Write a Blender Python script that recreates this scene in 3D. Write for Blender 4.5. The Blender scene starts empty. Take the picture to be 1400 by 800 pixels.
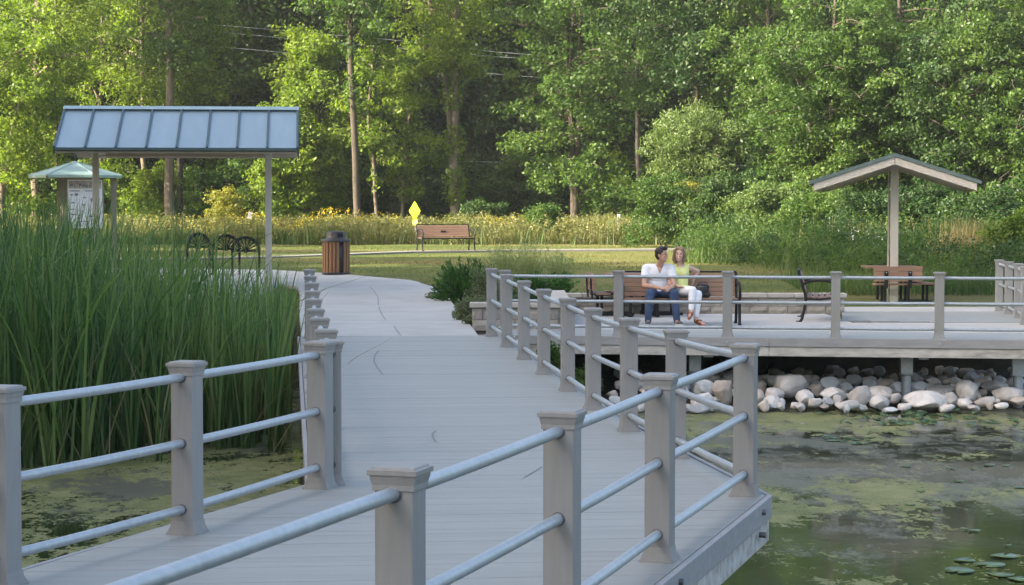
import bpy, bmesh, math, random
import numpy as np
from mathutils import Vector, Matrix, noise

SC = bpy.context.scene
COL = SC.collection
R = math.radians
F = 2800.0          # focal length in pixels of the 1400 px wide photograph
CZ = 1.86           # eye height above the deck
HZ = 288.0          # horizon row

# ------------------------------------------------------------------ camera, sky, sun, exposure
cam_d = bpy.data.cameras.new('camera'); cam = bpy.data.objects.new('camera', cam_d); COL.objects.link(cam)
cam_d.sensor_width = 36.0; cam_d.lens = 36.0 * F / 1400.0
cam_d.clip_start = 0.1; cam_d.clip_end = 3000.0
cam.location = (0, 0, CZ); cam.rotation_euler = (math.pi / 2 - math.atan((400 - HZ) / F), 0, 0)
SC.camera = cam

SUN_AZ, SUN_EL = -112.0, 25.0      # azimuth clockwise from +Y, elevation
world = bpy.data.worlds.new("World"); SC.world = world; world.use_nodes = True
wnt = world.node_tree
sky = wnt.nodes.new('ShaderNodeTexSky'); sky.sky_type = 'NISHITA'; sky.sun_disc = False
sky.sun_elevation = R(SUN_EL); sky.sun_rotation = R(SUN_AZ)
sky.air_density = 1.0; sky.dust_density = 6.0; sky.ozone_density = 0.7
wnt.links.new(sky.outputs[0], wnt.nodes['Background'].inputs[0])
wnt.nodes['Background'].inputs[1].default_value = 0.15

sun_d = bpy.data.lights.new('sun', 'SUN'); sun = bpy.data.objects.new('sun', sun_d); COL.objects.link(sun)
sun_d.energy = 5.0; sun_d.angle = R(0.6); sun_d.color = (1.0, 0.91, 0.74)
tosun = Vector((math.sin(R(SUN_AZ)) * math.cos(R(SUN_EL)), math.cos(R(SUN_AZ)) * math.cos(R(SUN_EL)), math.sin(R(SUN_EL))))
sun.rotation_euler = tosun.to_track_quat('Z', 'Y').to_euler()
sun.location = (-30, 20, 40)

SC.view_settings.view_transform = 'Standard'; SC.view_settings.look = 'None'
SC.view_settings.exposure = 1.95; SC.view_settings.gamma = 1.0
SC.cycles.max_bounces = 7; SC.cycles.diffuse_bounces = 4; SC.cycles.transparent_max_bounces = 8
SC.cycles.sample_clamp_indirect = 6.0

def lat(px, D):
    return (px - 700.0) * D / F
def hgt(py, D):
    return CZ - (py - HZ) * D / F

# ------------------------------------------------------------------ bookkeeping
def link(o, parent=None):
    COL.objects.link(o)
    if parent is not None: o.parent = parent
    return o
def tag(o, label=None, cat=None, group=None, kind=None):
    if label: o['label'] = label
    if cat: o['category'] = cat
    if group: o['group'] = group
    if kind: o['kind'] = kind
    return o
def thing(name, label, cat, loc=(0, 0, 0), rz=0.0, group=None):
    o = bpy.data.objects.new(name, None); link(o)
    o.location = loc; o.rotation_euler = (0, 0, rz)
    return tag(o, label, cat, group)
def structure(name, loc=(0, 0, 0)):
    o = bpy.data.objects.new(name, None); link(o); o.location = loc; o['kind'] = 'structure'
    return o
def kids(o):
    return [c for c in bpy.data.objects if c.parent == o]
def clone(o, loc=None, rz=None, scale=None, label=None, group=None):
    """copy a thing together with its parts and their sub-parts"""
    n = o.copy(); COL.objects.link(n)
    if loc is not None: n.location = loc
    if rz is not None: n.rotation_euler = (0, 0, rz)
    if scale is not None: n.scale = scale if hasattr(scale, '__len__') else (scale,) * 3
    if label: n['label'] = label
    if group: n['group'] = group
    for c in o.children:
        m = c.copy(); COL.objects.link(m); m.parent = n
        for g in c.children:
            q = g.copy(); COL.objects.link(q); q.parent = m
    return n

class MB:
    """collects simple solids and links them as one mesh"""
    def __init__(s): s.v = []; s.f = []; s.sm = []
    def add(s, vs, fs, smooth=False):
        b = len(s.v); s.v += [tuple(v) for v in vs]; s.f += [tuple(i + b for i in f) for f in fs]; s.sm += [smooth] * len(fs)
    def box(s, c, d, rot=None):
        hx, hy, hz = d[0] / 2, d[1] / 2, d[2] / 2; c = Vector(c)
        vs = [Vector((x, y, z)) for z in (-hz, hz) for y in (-hy, hy) for x in (-hx, hx)]
        if rot is not None: vs = [rot @ v for v in vs]
        s.add([v + c for v in vs], [(0, 2, 3, 1), (4, 5, 7, 6), (0, 1, 5, 4), (2, 6, 7, 3), (0, 4, 6, 2), (1, 3, 7, 5)])
    def bar(s, p, q, w, h, up=(0, 0, 1)):
        p, q = Vector(p), Vector(q); d = (q - p); L = d.length; x = d / L
        z = Vector(up); z = z - x * z.dot(x)
        z = z.normalized() if z.length > 1e-6 else Vector((1, 0, 0))
        y = z.cross(x); m = Matrix((x, y, z)).transposed()
        s.box((p + q) / 2, (L, w, h), m)
    def tube(s, pts, r, n=8, caps=True, smooth=True):
        pts = [Vector(p) for p in pts]; k = len(pts)
        rs = list(r) if hasattr(r, '__len__') else [r] * k
        vs = []; ref = None
        for i, p in enumerate(pts):
            t = (pts[min(i + 1, k - 1)] - pts[max(i - 1, 0)])
            t = t.normalized() if t.length > 1e-9 else Vector((0, 0, 1))
            if ref is None:
                ref = Vector((1, 0, 0)) if abs(t.x) < .8 else Vector((0, 1, 0))
            a = (ref - t * ref.dot(t)).normalized(); b = t.cross(a); ref = a
            for j in range(n):
                an = 2 * math.pi * j / n
                vs.append(p + (a * math.cos(an) + b * math.sin(an)) * rs[i])
        fs = [(i * n + j, i * n + (j + 1) % n, (i + 1) * n + (j + 1) % n, (i + 1) * n + j) for i in range(k - 1) for j in range(n)]
        s.add(vs, fs, smooth)
        if caps:
            s.add(vs[:n], [tuple(range(n))[::-1]]); s.add(vs[-n:], [tuple(range(n))])
    def lathe(s, prof, n=24, c=(0, 0, 0), smooth=True):
        vs = []; k = len(prof)
        for r, z in prof:
            for j in range(n):
                an = 2 * math.pi * j / n; vs.append((c[0] + r * math.cos(an), c[1] + r * math.sin(an), c[2] + z))
        s.add(vs, [(i * n + j, i * n + (j + 1) % n, (i + 1) * n + (j + 1) % n, (i + 1) * n + j) for i in range(k - 1) for j in range(n)], smooth)
    def prism(s, poly, z0, z1):
        n = len(poly)
        vs = [(p[0], p[1], z0(p) if callable(z0) else z0) for p in poly] + [(p[0], p[1], z1(p) if callable(z1) else z1) for p in poly]
        s.add(vs, [tuple(range(n))[::-1], tuple(range(n, 2 * n))] + [(i, (i + 1) % n, n + (i + 1) % n, n + i) for i in range(n)])
    def mesh(s, name, m):
        me = bpy.data.meshes.new(name); me.from_pydata(s.v, [], s.f)
        for p, q in zip(me.polygons, s.sm): p.use_smooth = q
        if m: me.materials.append(m)
        return me
    def build(s, name, m, parent=None, bevel=0, seg=2):
        o = bpy.data.objects.new(name, s.mesh(name, m)); link(o, parent)
        if bevel:
            md = o.modifiers.new('bevel', 'BEVEL'); md.width = bevel; md.segments = seg; md.limit_method = 'ANGLE'
        return o
def place(me, name, parent=None, loc=(0, 0, 0), rot=(0, 0, 0), scale=(1, 1, 1), bevel=0):
    o = bpy.data.objects.new(name, me); link(o, parent); o.location = loc; o.rotation_euler = rot; o.scale = scale
    if bevel:
        md = o.modifiers.new('bevel', 'BEVEL'); md.width = bevel; md.segments = 2; md.limit_method = 'ANGLE'
    return o

# ------------------------------------------------------------------ materials
def ramp(nt, fac, stops):
    r = nt.nodes.new('ShaderNodeValToRGB'); nt.links.new(fac, r.inputs[0])
    e = r.color_ramp.elements
    while len(e) < len(stops): e.new(0.5)
    for k, (p, c) in zip(e, stops): k.position = p; k.color = (*c, 1) if len(c) == 3 else c
    return r.outputs[0]
def noise_tex(nt, vec, scale, detail=4, rough=.55, stretch=None):
    if stretch is not None:
        m = nt.nodes.new('ShaderNodeMapping'); m.inputs['Scale'].default_value = stretch
        nt.links.new(vec, m.inputs[0]); vec = m.outputs[0]
    n = nt.nodes.new('ShaderNodeTexNoise'); n.inputs['Scale'].default_value = scale
    n.inputs['Detail'].default_value = detail; n.inputs['Roughness'].default_value = rough
    nt.links.new(vec, n.inputs['Vector']); return n.outputs['Fac']
def mixc(nt, fac, a, b, mode='MIX'):
    m = nt.nodes.new('ShaderNodeMix'); m.data_type = 'RGBA'; m.blend_type = mode
    for s, i in ((fac, 0), (a, 6), (b, 7)):
        if hasattr(s, 'links'): nt.links.new(s, m.inputs[i])
        else: m.inputs[i].default_value = s if i == 0 else (*s, 1)
    return m.outputs[2]
def mat(name, stops, rough=.7, metal=0.0, scale=6.0, detail=4, stretch=None, bump=0.0, bscale=None, spec=.4, objvar=0.0, coat=0.0, world_space=False):
    """noise driven colour with optional fine bump and a per-object shift in value"""
    m = bpy.data.materials.new(name); m.use_nodes = True; nt = m.node_tree; b = nt.nodes['Principled BSDF']
    if world_space:
        g = nt.nodes.new('ShaderNodeNewGeometry'); vec = g.outputs['Position']
    else:
        tc = nt.nodes.new('ShaderNodeTexCoord'); vec = tc.outputs['Object']
    f = noise_tex(nt, vec, scale, detail, .6, stretch)
    if not hasattr(stops[0][1], '__len__'): stops = [(.3, stops[0]), (.7, stops[1])]
    c = ramp(nt, f, stops)
    if objvar:
        oi = nt.nodes.new('ShaderNodeObjectInfo'); mr = nt.nodes.new('ShaderNodeMapRange')
        mr.inputs['To Min'].default_value = 1 - objvar; mr.inputs['To Max'].default_value = 1 + objvar
        nt.links.new(oi.outputs['Random'], mr.inputs['Value'])
        cc = nt.nodes.new('ShaderNodeCombineColor')
        for i in range(3): nt.links.new(mr.outputs[0], cc.inputs[i])
        c = mixc(nt, 1.0, c, cc.outputs[0], 'MULTIPLY')
    nt.links.new(c, b.inputs['Base Color'])
    b.inputs['Roughness'].default_value = rough; b.inputs['Metallic'].default_value = metal
    b.inputs['Specular IOR Level'].default_value = spec; b.inputs['Coat Weight'].default_value = coat
    if bump:
        h = noise_tex(nt, vec, bscale or scale * 4, 5, .6, stretch)
        bp = nt.nodes.new('ShaderNodeBump'); bp.inputs['Strength'].default_value = bump; bp.inputs['Distance'].default_value = .02
        nt.links.new(h, bp.inputs['Height']); nt.links.new(bp.outputs[0], b.inputs['Normal'])
    return m
def leafmat(name, cols, trans=.45, tint=(1.25, 1.35, .6), rough=.5, nscale=.35):
    """two sided foliage: colour varies per leaf and over metre-wide patches"""
    m = bpy.data.materials.new(name); m.use_nodes = True; nt = m.node_tree
    b = nt.nodes['Principled BSDF']; out = nt.nodes['Material Output']
    g = nt.nodes.new('ShaderNodeNewGeometry')
    n = noise_tex(nt, g.outputs['Position'], nscale, 3)
    a = nt.nodes.new('ShaderNodeMath'); a.operation = 'MULTIPLY_ADD'
    nt.links.new(g.outputs['Random Per Island'], a.inputs[0]); a.inputs[1].default_value = .55; nt.links.new(n, a.inputs[2])
    s = nt.nodes.new('ShaderNodeMath'); s.operation = 'SUBTRACT'; nt.links.new(a.outputs[0], s.inputs[0]); s.inputs[1].default_value = .27
    k = len(cols)
    c = ramp(nt, s.outputs[0], [(.22 + .56 * i / max(1, k - 1), q) for i, q in enumerate(cols)])
    nt.links.new(c, b.inputs['Base Color']); b.inputs['Roughness'].default_value = rough; b.inputs['Specular IOR Level'].default_value = .35
    t = nt.nodes.new('ShaderNodeBsdfTranslucent')
    tc = mixc(nt, 1.0, c, tint, 'MULTIPLY'); nt.links.new(tc, t.inputs['Color'])
    mx = nt.nodes.new('ShaderNodeMixShader'); mx.inputs[0].default_value = trans
    nt.links.new(b.outputs[0], mx.inputs[1]); nt.links.new(t.outputs[0], mx.inputs[2]); nt.links.new(mx.outputs[0], out.inputs['Surface'])
    return m

M = {}
M['composite'] = mat('composite_post', [(.3, (.252, .250, .243)), (.7, (.288, .285, .277))], .62, scale=5, stretch=(6, 6, .6), bump=.06, bscale=30, objvar=.04)
M['board'] = mat('composite_board', [(.3, (.275, .278, .258)), (.7, (.318, .32, .298))], .55, scale=3, stretch=(.5, 8, 8), bump=.08, bscale=20, objvar=.045, spec=.45)
M['fascia'] = mat('fascia_board', [(.3, (.26, .26, .265)), (.7, (.33, .33, .335))], .6, scale=4, stretch=(.5, 4, 4), bump=.05, objvar=.03)
M['pale_wood'] = mat('weathered_timber', [(.25, (.22, .20, .17)), (.5, (.46, .44, .41)), (.8, (.62, .60, .57))], .8, scale=2.2, stretch=(1, 5, 5), bump=.2, bscale=14)
M['galv'] = mat('galvanised_pipe', [(.25, (.34, .37, .395)), (.5, (.395, .43, .455)), (.8, (.455, .49, .515))], .48, metal=.45, scale=22, detail=6, bump=.03, spec=.5)
M['steel_dark'] = mat('dark_bolt_steel', [(.3, (.10, .10, .11)), (.7, (.2, .2, .21))], .5, metal=.7, scale=20)
M['concrete'] = mat('broom_concrete', [(.25, (.355, .34, .312)), (.5, (.415, .40, .372)), (.8, (.47, .455, .425))], .85, scale=1.1, detail=8, bump=.12, bscale=25, world_space=True)
M['path'] = mat('worn_path', [(.3, (.17, .16, .135)), (.7, (.23, .215, .185))], .9, scale=2, detail=8, world_space=True)
M['soil'] = mat('planter_soil', [(.3, (.06, .048, .035)), (.7, (.11, .09, .065))], .95, scale=6, bump=.4)
M['joint'] = mat('dark_joint', [(.3, (.10, .10, .10)), (.7, (.16, .155, .15))], .9, scale=12)
M['scuff'] = mat('faint_scuff', [(.3, (.20, .20, .195)), (.7, (.235, .235, .228))], .8, scale=12)
M['block'] = mat('split_face_block', [(.2, (.27, .235, .20)), (.5, (.36, .32, .275)), (.8, (.44, .40, .35))], .9, scale=4, detail=8, bump=.5, bscale=9, objvar=.14, world_space=True)
M['capstone'] = mat('cap_stone', [(.2, (.36, .33, .28)), (.8, (.5, .46, .4))], .9, scale=5, detail=8, bump=.3, bscale=12, objvar=.08, world_space=True)
M['boulder'] = mat('field_stone', [(.15, (.27, .245, .225)), (.42, (.47, .44, .41)), (.62, (.58, .55, .52)), (.85, (.68, .66, .64))], .85, scale=6.5, detail=11, bump=.7, bscale=13, objvar=.26, world_space=True)
M['boulder_warm'] = mat('tan_field_stone', [(.15, (.28, .23, .19)), (.5, (.47, .41, .35)), (.85, (.62, .56, .50))], .85, scale=6.5, detail=11, bump=.7, bscale=13, objvar=.25, world_space=True)
M['boulder_blue'] = mat('grey_field_stone', [(.15, (.25, .26, .27)), (.5, (.43, .45, .46)), (.85, (.60, .62, .63))], .85, scale=6.5, detail=11, bump=.7, bscale=13, objvar=.22, world_space=True)
M['iron'] = mat('black_cast_iron', [(.3, (.010, .0095, .009)), (.7, (.02, .019, .018))], .6, scale=14, bump=.05, spec=.25)
M['brown_plank'] = mat('brown_recycled_plank', [(.3, (.215, .122, .08)), (.7, (.29, .175, .118))], .65, scale=3, stretch=(.6, 6, 6), bump=.05, objvar=.1)
M['tan_slat'] = mat('tan_slat', [(.3, (.20, .098, .042)), (.7, (.28, .145, .066))], .6, scale=3, stretch=(6, 6, .6), bump=.05, objvar=.12)
M['lid'] = mat('dark_plastic_lid', [(.3, (.025, .022, .021)), (.7, (.045, .04, .038))], .4, scale=10)
M['mouth_shade'] = mat('bin_mouth_shade', [(.3, (.006, .006, .006)), (.7, (.01, .01, .01))], .9)
M['cream'] = mat('cream_painted_post', [(.3, (.47, .43, .37)), (.7, (.54, .50, .44))], .6, scale=4, stretch=(3, 3, .5), bump=.04)
M['beam'] = mat('stained_beam', [(.3, (.34, .27, .20)), (.7, (.45, .37, .285))], .75, scale=3, stretch=(.5, 5, 5), bump=.1)
M['soffit'] = mat('soffit_board', [(.3, (.33, .28, .22)), (.7, (.42, .36, .29))], .8, scale=3, bump=.05)
M['roof_metal'] = mat('blue_green_roof_metal', [(.3, (.27, .355, .39)), (.7, (.31, .395, .43))], .36, metal=.35, scale=1.6, stretch=(3, .7, .7), bump=.02, spec=.6, objvar=.04)
M['roof_dark'] = mat('roof_seam_metal', [(.3, (.05, .085, .09)), (.7, (.075, .115, .12))], .4, metal=.3, scale=5)
M['ridge_metal'] = mat('ridge_cap_metal', [(.3, (.30, .40, .41)), (.7, (.37, .47, .48))], .35, metal=.3, scale=5)
M['shingle'] = mat('green_grey_roof_edge', [(.3, (.085, .125, .12)), (.7, (.12, .165, .16))], .6, scale=6, bump=.1)
M['kiosk_roof'] = mat('pale_green_kiosk_roof', [(.3, (.20, .29, .25)), (.7, (.26, .35, .30))], .45, metal=.2, scale=3)
M['kiosk_post'] = mat('kiosk_timber', [(.3, (.20, .18, .12)), (.7, (.29, .26, .18))], .8, scale=5, stretch=(4, 4, .5), bump=.1)
M['sign_white'] = mat('printed_sign_white', [(.3, (.66, .68, .70)), (.7, (.76, .78, .80))], .4, scale=3)
M['sign_ink'] = mat('sign_ink', [(.3, (.10, .11, .13)), (.7, (.28, .29, .31))], .5, scale=9)
M['sign_sepia'] = mat('sign_sepia', [(.3, (.24, .22, .18)), (.7, (.55, .51, .44))], .5, scale=7)
M['yellow_sign'] = mat('fluorescent_yellow_sheeting', [(.3, (.50, .56, .010)), (.7, (.56, .62, .014))], .4, scale=4)
M['sign_black'] = mat('sign_black', [(.3, (.02, .02, .02)), (.7, (.03, .03, .03))], .5)
M['wire'] = mat('aluminium_wire', [(.3, (.42, .45, .46)), (.7, (.52, .55, .56))], .4, metal=.4)
M['lamp_pole'] = mat('grey_lamp_pole', [(.3, (.33, .33, .33)), (.7, (.42, .42, .42))], .5, metal=.3)
M['bark'] = mat('grey_brown_bark', [(.25, (.075, .058, .042)), (.5, (.135, .108, .08)), (.8, (.21, .175, .135))], .95, scale=3, stretch=(4, 4, .6), detail=7, bump=.6, bscale=6)
M['bark_dark'] = mat('dark_bark', [(.25, (.035, .028, .021)), (.8, (.095, .077, .058))], .95, scale=3, stretch=(4, 4, .6), detail=7, bump=.6, bscale=6)
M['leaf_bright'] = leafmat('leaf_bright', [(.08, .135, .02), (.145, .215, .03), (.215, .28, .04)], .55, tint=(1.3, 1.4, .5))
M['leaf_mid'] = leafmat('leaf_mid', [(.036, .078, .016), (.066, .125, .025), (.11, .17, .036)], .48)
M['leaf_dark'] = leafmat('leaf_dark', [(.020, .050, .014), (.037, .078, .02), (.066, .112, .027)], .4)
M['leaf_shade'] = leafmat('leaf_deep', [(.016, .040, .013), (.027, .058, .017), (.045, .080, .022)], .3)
M['leaf_willow'] = leafmat('leaf_willow', [(.075, .125, .034), (.11, .165, .048), (.15, .205, .064)], .45)
M['leaf_yellow'] = leafmat('leaf_yellow', [(.15, .17, .03), (.22, .23, .04), (.30, .27, .05)], .5)
M['juniper'] = leafmat('juniper_needles', [(.035, .10, .022), (.06, .15, .03), (.095, .20, .04)], .3, tint=(1, 1.2, .6))
M['greyleaf'] = leafmat('grey_groundcover', [(.09, .115, .055), (.13, .155, .08), (.18, .20, .11)], .35, nscale=2)
M['reed'] = leafmat('cattail_blade', [(.046, .10, .038), (.10, .175, .06), (.20, .27, .10)], .42, tint=(1.0, 1.25, .6), nscale=.6)
M['reed_dry'] = leafmat('dry_cattail_blade', [(.13, .12, .05), (.20, .18, .08), (.27, .23, .12)], .3, tint=(1.1, 1.1, .7))
M['meadow'] = leafmat('meadow_grass', [(.12, .13, .045), (.17, .175, .06), (.24, .22, .085)], .4, nscale=.25)
M['meadow_green'] = leafmat('meadow_green', [(.05, .09, .025), (.08, .13, .036), (.12, .165, .05)], .4, nscale=.3)
M['tan_grass'] = leafmat('tan_seed_grass', [(.22, .17, .075), (.30, .235, .11), (.38, .31, .16)], .35, nscale=.4)
M['petal'] = leafmat('yellow_petal', [(.46, .36, .012), (.56, .44, .018), (.62, .52, .03)], .3, tint=(1, 1, .5))
M['petal_white'] = leafmat('white_petal', [(.6, .6, .52), (.7, .7, .62)], .3, tint=(1, 1, .9))
M['feather'] = leafmat('feathery_grass', [(.20, .24, .10), (.27, .30, .14), (.36, .37, .20)], .4, nscale=1)
M['turf'] = leafmat('turf_blade', [(.07, .10, .020), (.105, .132, .028), (.165, .155, .046)], .4, nscale=.25)
M['lilypad'] = mat('lily_pad', [(.3, (.075, .15, .055)), (.7, (.13, .21, .09))], .35, scale=8, spec=.5, objvar=.2)
# ------------------------------------------------------------------ terrain and water
WZ = -1.10          # pond level
PZ = -0.045         # patio level
rng = np.random.default_rng(7); random.seed(7)
def land(y):
    return np.interp(y, [33, 40, 44, 48.5, 56, 68, 80, 100, 130, 400, 900], [-.09, -.07, .04, .20, .32, .46, .61, .90, 1.5, 14, 40])
def sstep(a, b, x):
    t = np.clip((x - a) / (b - a), 0, 1); return t * t * (3 - 2 * t)
def ground(x, y):
    x = np.asarray(x, float); y = np.asarray(y, float)
    gl = land(y)
    br = np.interp(y, [26, 29.2, 31.2, 36.6, 36.75], [-1.75, -1.28, -1.02, -.98, -.1])
    bl = np.interp(y, [31, 33.5, 37.5, 38.5], [-1.75, -1.25, -.2, -.08])
    w = sstep(-3.6, -3.1, x)
    shore = bl * (1 - w) + br * w
    h = np.where(y < 38.5, np.minimum(gl, shore), gl)
    edge = np.maximum(np.maximum(sstep(-15, -20, x), sstep(12, 17, x)), sstep(-22, -28, y))
    return h * (1 - edge) + np.maximum(gl, -.08) * edge
def gz(x, y): return float(ground(x, y))

xs = np.concatenate([np.array([-900, -400, -200, -120, -80, -60, -45, -36, -30, -26, -23, -20.5, -18]), np.arange(-16, 16.01, .5), np.array([18, 20.5, 23, 26, 30, 36, 45, 60, 80, 120, 200, 400, 900])])
ys = np.concatenate([np.array([-600, -300, -120, -60, -40, -30, -27, -25, -22, -15, -5, 5, 15, 22]), np.arange(24, 32.6, .5), np.array([33.2, 34, 35, 36, 36.6, 36.75, 37.2]), np.arange(37.8, 60, .6), np.arange(60, 132, 1.8), np.array([140, 160, 200, 280, 400, 600, 900])])
GX, GY = np.meshgrid(xs, ys); GZ = ground(GX, GY)
und = np.array([[noise.noise(Vector((x * .23, y * .23, 3.1))) for x in xs] for y in ys]) * .05
GZ = GZ + np.where((GY > 47) | (np.abs(GX) > 20), und, 0)
nx, ny = len(xs), len(ys)
V = np.stack([GX, GY, GZ], -1).reshape(-1, 3)
I = (np.arange(ny - 1)[:, None] * nx + np.arange(nx - 1)[None, :]).reshape(-1)
Q = np.stack([I, I + 1, I + nx + 1, I + nx], 1)
def np_mesh(name, V, Q, m, smooth=False):
    me = bpy.data.meshes.new(name); V = np.asarray(V, np.float32); Q = np.asarray(Q, np.int32); k = Q.shape[1]
    me.vertices.add(len(V)); me.vertices.foreach_set('co', V.ravel())
    me.loops.add(Q.size); me.loops.foreach_set('vertex_index', Q.ravel())
    me.polygons.add(len(Q)); me.polygons.foreach_set('loop_start', np.arange(0, Q.size, k, dtype=np.int32))
    me.polygons.foreach_set('loop_total', np.full(len(Q), k, np.int32))
    if smooth: me.polygons.foreach_set('use_smooth', np.ones(len(Q), bool))
    me.update(calc_edges=True); me.validate(); me.materials.append(m); return me

def ground_mat():
    m = bpy.data.materials.new('lawn_and_soil'); m.use_nodes = True; nt = m.node_tree; b = nt.nodes['Principled BSDF']
    g = nt.nodes.new('ShaderNodeNewGeometry'); P = g.outputs['Position']
    big = noise_tex(nt, P, .22, 5, .65, (.6, 1.2, 1)); fine = noise_tex(nt, P, 9, 6, .7)
    lawn = ramp(nt, big, [(.32, (.07, .098, .022)), (.48, (.108, .127, .032)), (.6, (.162, .145, .05)), (.72, (.195, .15, .07))])
    fc = ramp(nt, fine, [(.3, (.62, .62, .62)), (.7, (1.25, 1.25, 1.25))])
    lawn = mixc(nt, 1.0, lawn, fc, 'MULTIPLY')
    mud = ramp(nt, noise_tex(nt, P, 3, 6), [(.3, (.035, .03, .02)), (.7, (.085, .07, .045))])
    litter = ramp(nt, noise_tex(nt, P, 2, 6), [(.3, (.03, .035, .015)), (.7, (.075, .07, .03))])
    sep = nt.nodes.new('ShaderNodeSeparateXYZ'); nt.links.new(P, sep.inputs[0])
    mr = nt.nodes.new('ShaderNodeMapRange'); nt.links.new(sep.outputs['Y'], mr.inputs[0]); mr.inputs[1].default_value = 86; mr.inputs[2].default_value = 92
    c = mixc(nt, mr.outputs[0], lawn, litter)
    mz = nt.nodes.new('ShaderNodeMapRange'); nt.links.new(sep.outputs['Z'], mz.inputs[0]); mz.inputs[1].default_value = -.35; mz.inputs[2].default_value = -.12
    c = mixc(nt, mz.outputs[0], mud, c)
    nt.links.new(c, b.inputs['Base Color']); b.inputs['Roughness'].default_value = .95; b.inputs['Specular IOR Level'].default_value = .15
    bp = nt.nodes.new('ShaderNodeBump'); bp.inputs['Strength'].default_value = .6; bp.inputs['Distance'].default_value = .05
    nt.links.new(noise_tex(nt, P, 14, 5, .7), bp.inputs['Height']); nt.links.new(bp.outputs[0], b.inputs['Normal'])
    return m
go = bpy.data.objects.new('ground', np_mesh('ground', V, Q, ground_mat(), True)); link(go); go['kind'] = 'structure'

def water_mat():
    m = bpy.data.materials.new('pond_surface'); m.use_nodes = True; nt = m.node_tree; b = nt.nodes['Principled BSDF']; out = nt.nodes['Material Output']
    g = nt.nodes.new('ShaderNodeNewGeometry'); P = g.outputs['Position']
    b.inputs['Base Color'].default_value = (.022, .030, .012, 1); b.inputs['Roughness'].default_value = .07; b.inputs['IOR'].default_value = 1.33
    wb = nt.nodes.new('ShaderNodeBump'); wb.inputs['Strength'].default_value = .05; wb.inputs['Distance'].default_value = .02
    nt.links.new(noise_tex(nt, P, 3.5, 2), wb.inputs['Height']); nt.links.new(wb.outputs[0], b.inputs['Normal'])
    # duckweed rafts
    sep = nt.nodes.new('ShaderNodeSeparateXYZ'); nt.links.new(P, sep.inputs[0])
    def mapr(src, a, b_, lo=0., hi=1.):
        q = nt.nodes.new('ShaderNodeMapRange'); q.interpolation_type = 'SMOOTHSTEP'; nt.links.new(src, q.inputs[0])
        q.inputs[1].default_value = a; q.inputs[2].default_value = b_; q.inputs[3].default_value = lo; q.inputs[4].default_value = hi; return q.outputs[0]
    def math_(op, a, b_):
        q = nt.nodes.new('ShaderNodeMath'); q.operation = op
        for i, s in enumerate((a, b_)):
            if hasattr(s, 'links'): nt.links.new(s, q.inputs[i])
            else: q.inputs[i].default_value = s
        return q.outputs[0]
    wv = noise_tex(nt, P, 1.15, 7, .68, (.9, .5, 1)); sm = noise_tex(nt, P, 4.5, 7, .72, (1, .55, 1)); tiny = noise_tex(nt, P, 19, 7, .78, (1, .6, 1))
    left = mapr(sep.outputs['X'], -.5, .6, .07, 0.)                 # thick scum by the reeds
    right = mapr(sep.outputs['X'], -.5, .6, 0., 1.)
    def bump_at(cx, cy, rx, ry, amp):                              # a raft gathered round one place
        dx = math_('DIVIDE', math_('SUBTRACT', sep.outputs['X'], cx), rx); dy = math_('DIVIDE', math_('SUBTRACT', sep.outputs['Y'], cy), ry)
        return mapr(math_('ADD', math_('MULTIPLY', dx, dx), math_('MULTIPLY', dy, dy)), 0., 1., amp, 0.)
    near = math_('MULTIPLY', mapr(sep.outputs['Y'], 18.5, 22.5, -.075, -.025), right)
    for q in ((2.9, 20.6, 2.4, 1.9, .13), (4.5, 28.6, 7.0, 1.5, .10), (3.2, 15.2, 1.4, 1.6, .09), (1.9, 26.3, 2.2, 1.8, .07)): near = math_('ADD', near, bump_at(*q))
    v = math_('ADD', math_('ADD', wv, left), near)
    v = math_('ADD', v, math_('MULTIPLY', math_('SUBTRACT', sm, .5), .55))
    v = math_('ADD', v, math_('MULTIPLY', math_('SUBTRACT', tiny, .5), .5))
    vor = nt.nodes.new('ShaderNodeTexVoronoi'); vor.inputs['Scale'].default_value = 9.0; nt.links.new(P, vor.inputs['Vector'])      # loose flecks between the rafts
    fleck = math_('MULTIPLY', math_('LESS_THAN', vor.outputs['Distance'], math_('MULTIPLY', math_('SUBTRACT', sm, .42), .9)), .9)
    cover = math_('MAXIMUM', mapr(v, .535, .556), math_('MULTIPLY', fleck, mapr(wv, .40, .5)))
    weed = nt.nodes.new('ShaderNodeBsdfPrincipled'); weed.inputs['Roughness'].default_value = .75; weed.inputs['Specular IOR Level'].default_value = .25
    wc = ramp(nt, noise_tex(nt, P, 2.3, 6, .7), [(.3, (.105, .12, .035)), (.5, (.19, .20, .072)), (.7, (.27, .26, .12))])
    gr = ramp(nt, noise_tex(nt, P, 60, 2, .5), [(.35, (.55, .55, .55)), (.65, (1.25, 1.25, 1.25))])
    nt.links.new(mixc(nt, 1.0, wc, gr, 'MULTIPLY'), weed.inputs['Base Color'])
    bp = nt.nodes.new('ShaderNodeBump'); bp.inputs['Strength'].default_value = .5; bp.inputs['Distance'].default_value = .01
    nt.links.new(noise_tex(nt, P, 45, 3), bp.inputs['Height']); nt.links.new(bp.outputs[0], weed.inputs['Normal'])
    # thin grey film drifting between
    film = nt.nodes.new('ShaderNodeBsdfPrincipled'); film.inputs['Roughness'].default_value = .55; film.inputs['Specular IOR Level'].default_value = .22; film.inputs['Base Color'].default_value = (.135, .132, .092, 1)
    fn = noise_tex(nt, P, .5, 5, .6, (.8, .6, 1))
    fv = math_('ADD', fn, mapr(sep.outputs['Y'], 17, 22, -.12, .04)); fv = math_('ADD', fv, math_('MULTIPLY', math_('SUBTRACT', tiny, .5), .3)); fv = math_('ADD', fv, math_('MULTIPLY', math_('SUBTRACT', sm, .5), .3))
    fm = math_('MULTIPLY', mapr(fv, .46, .60), .72)
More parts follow.
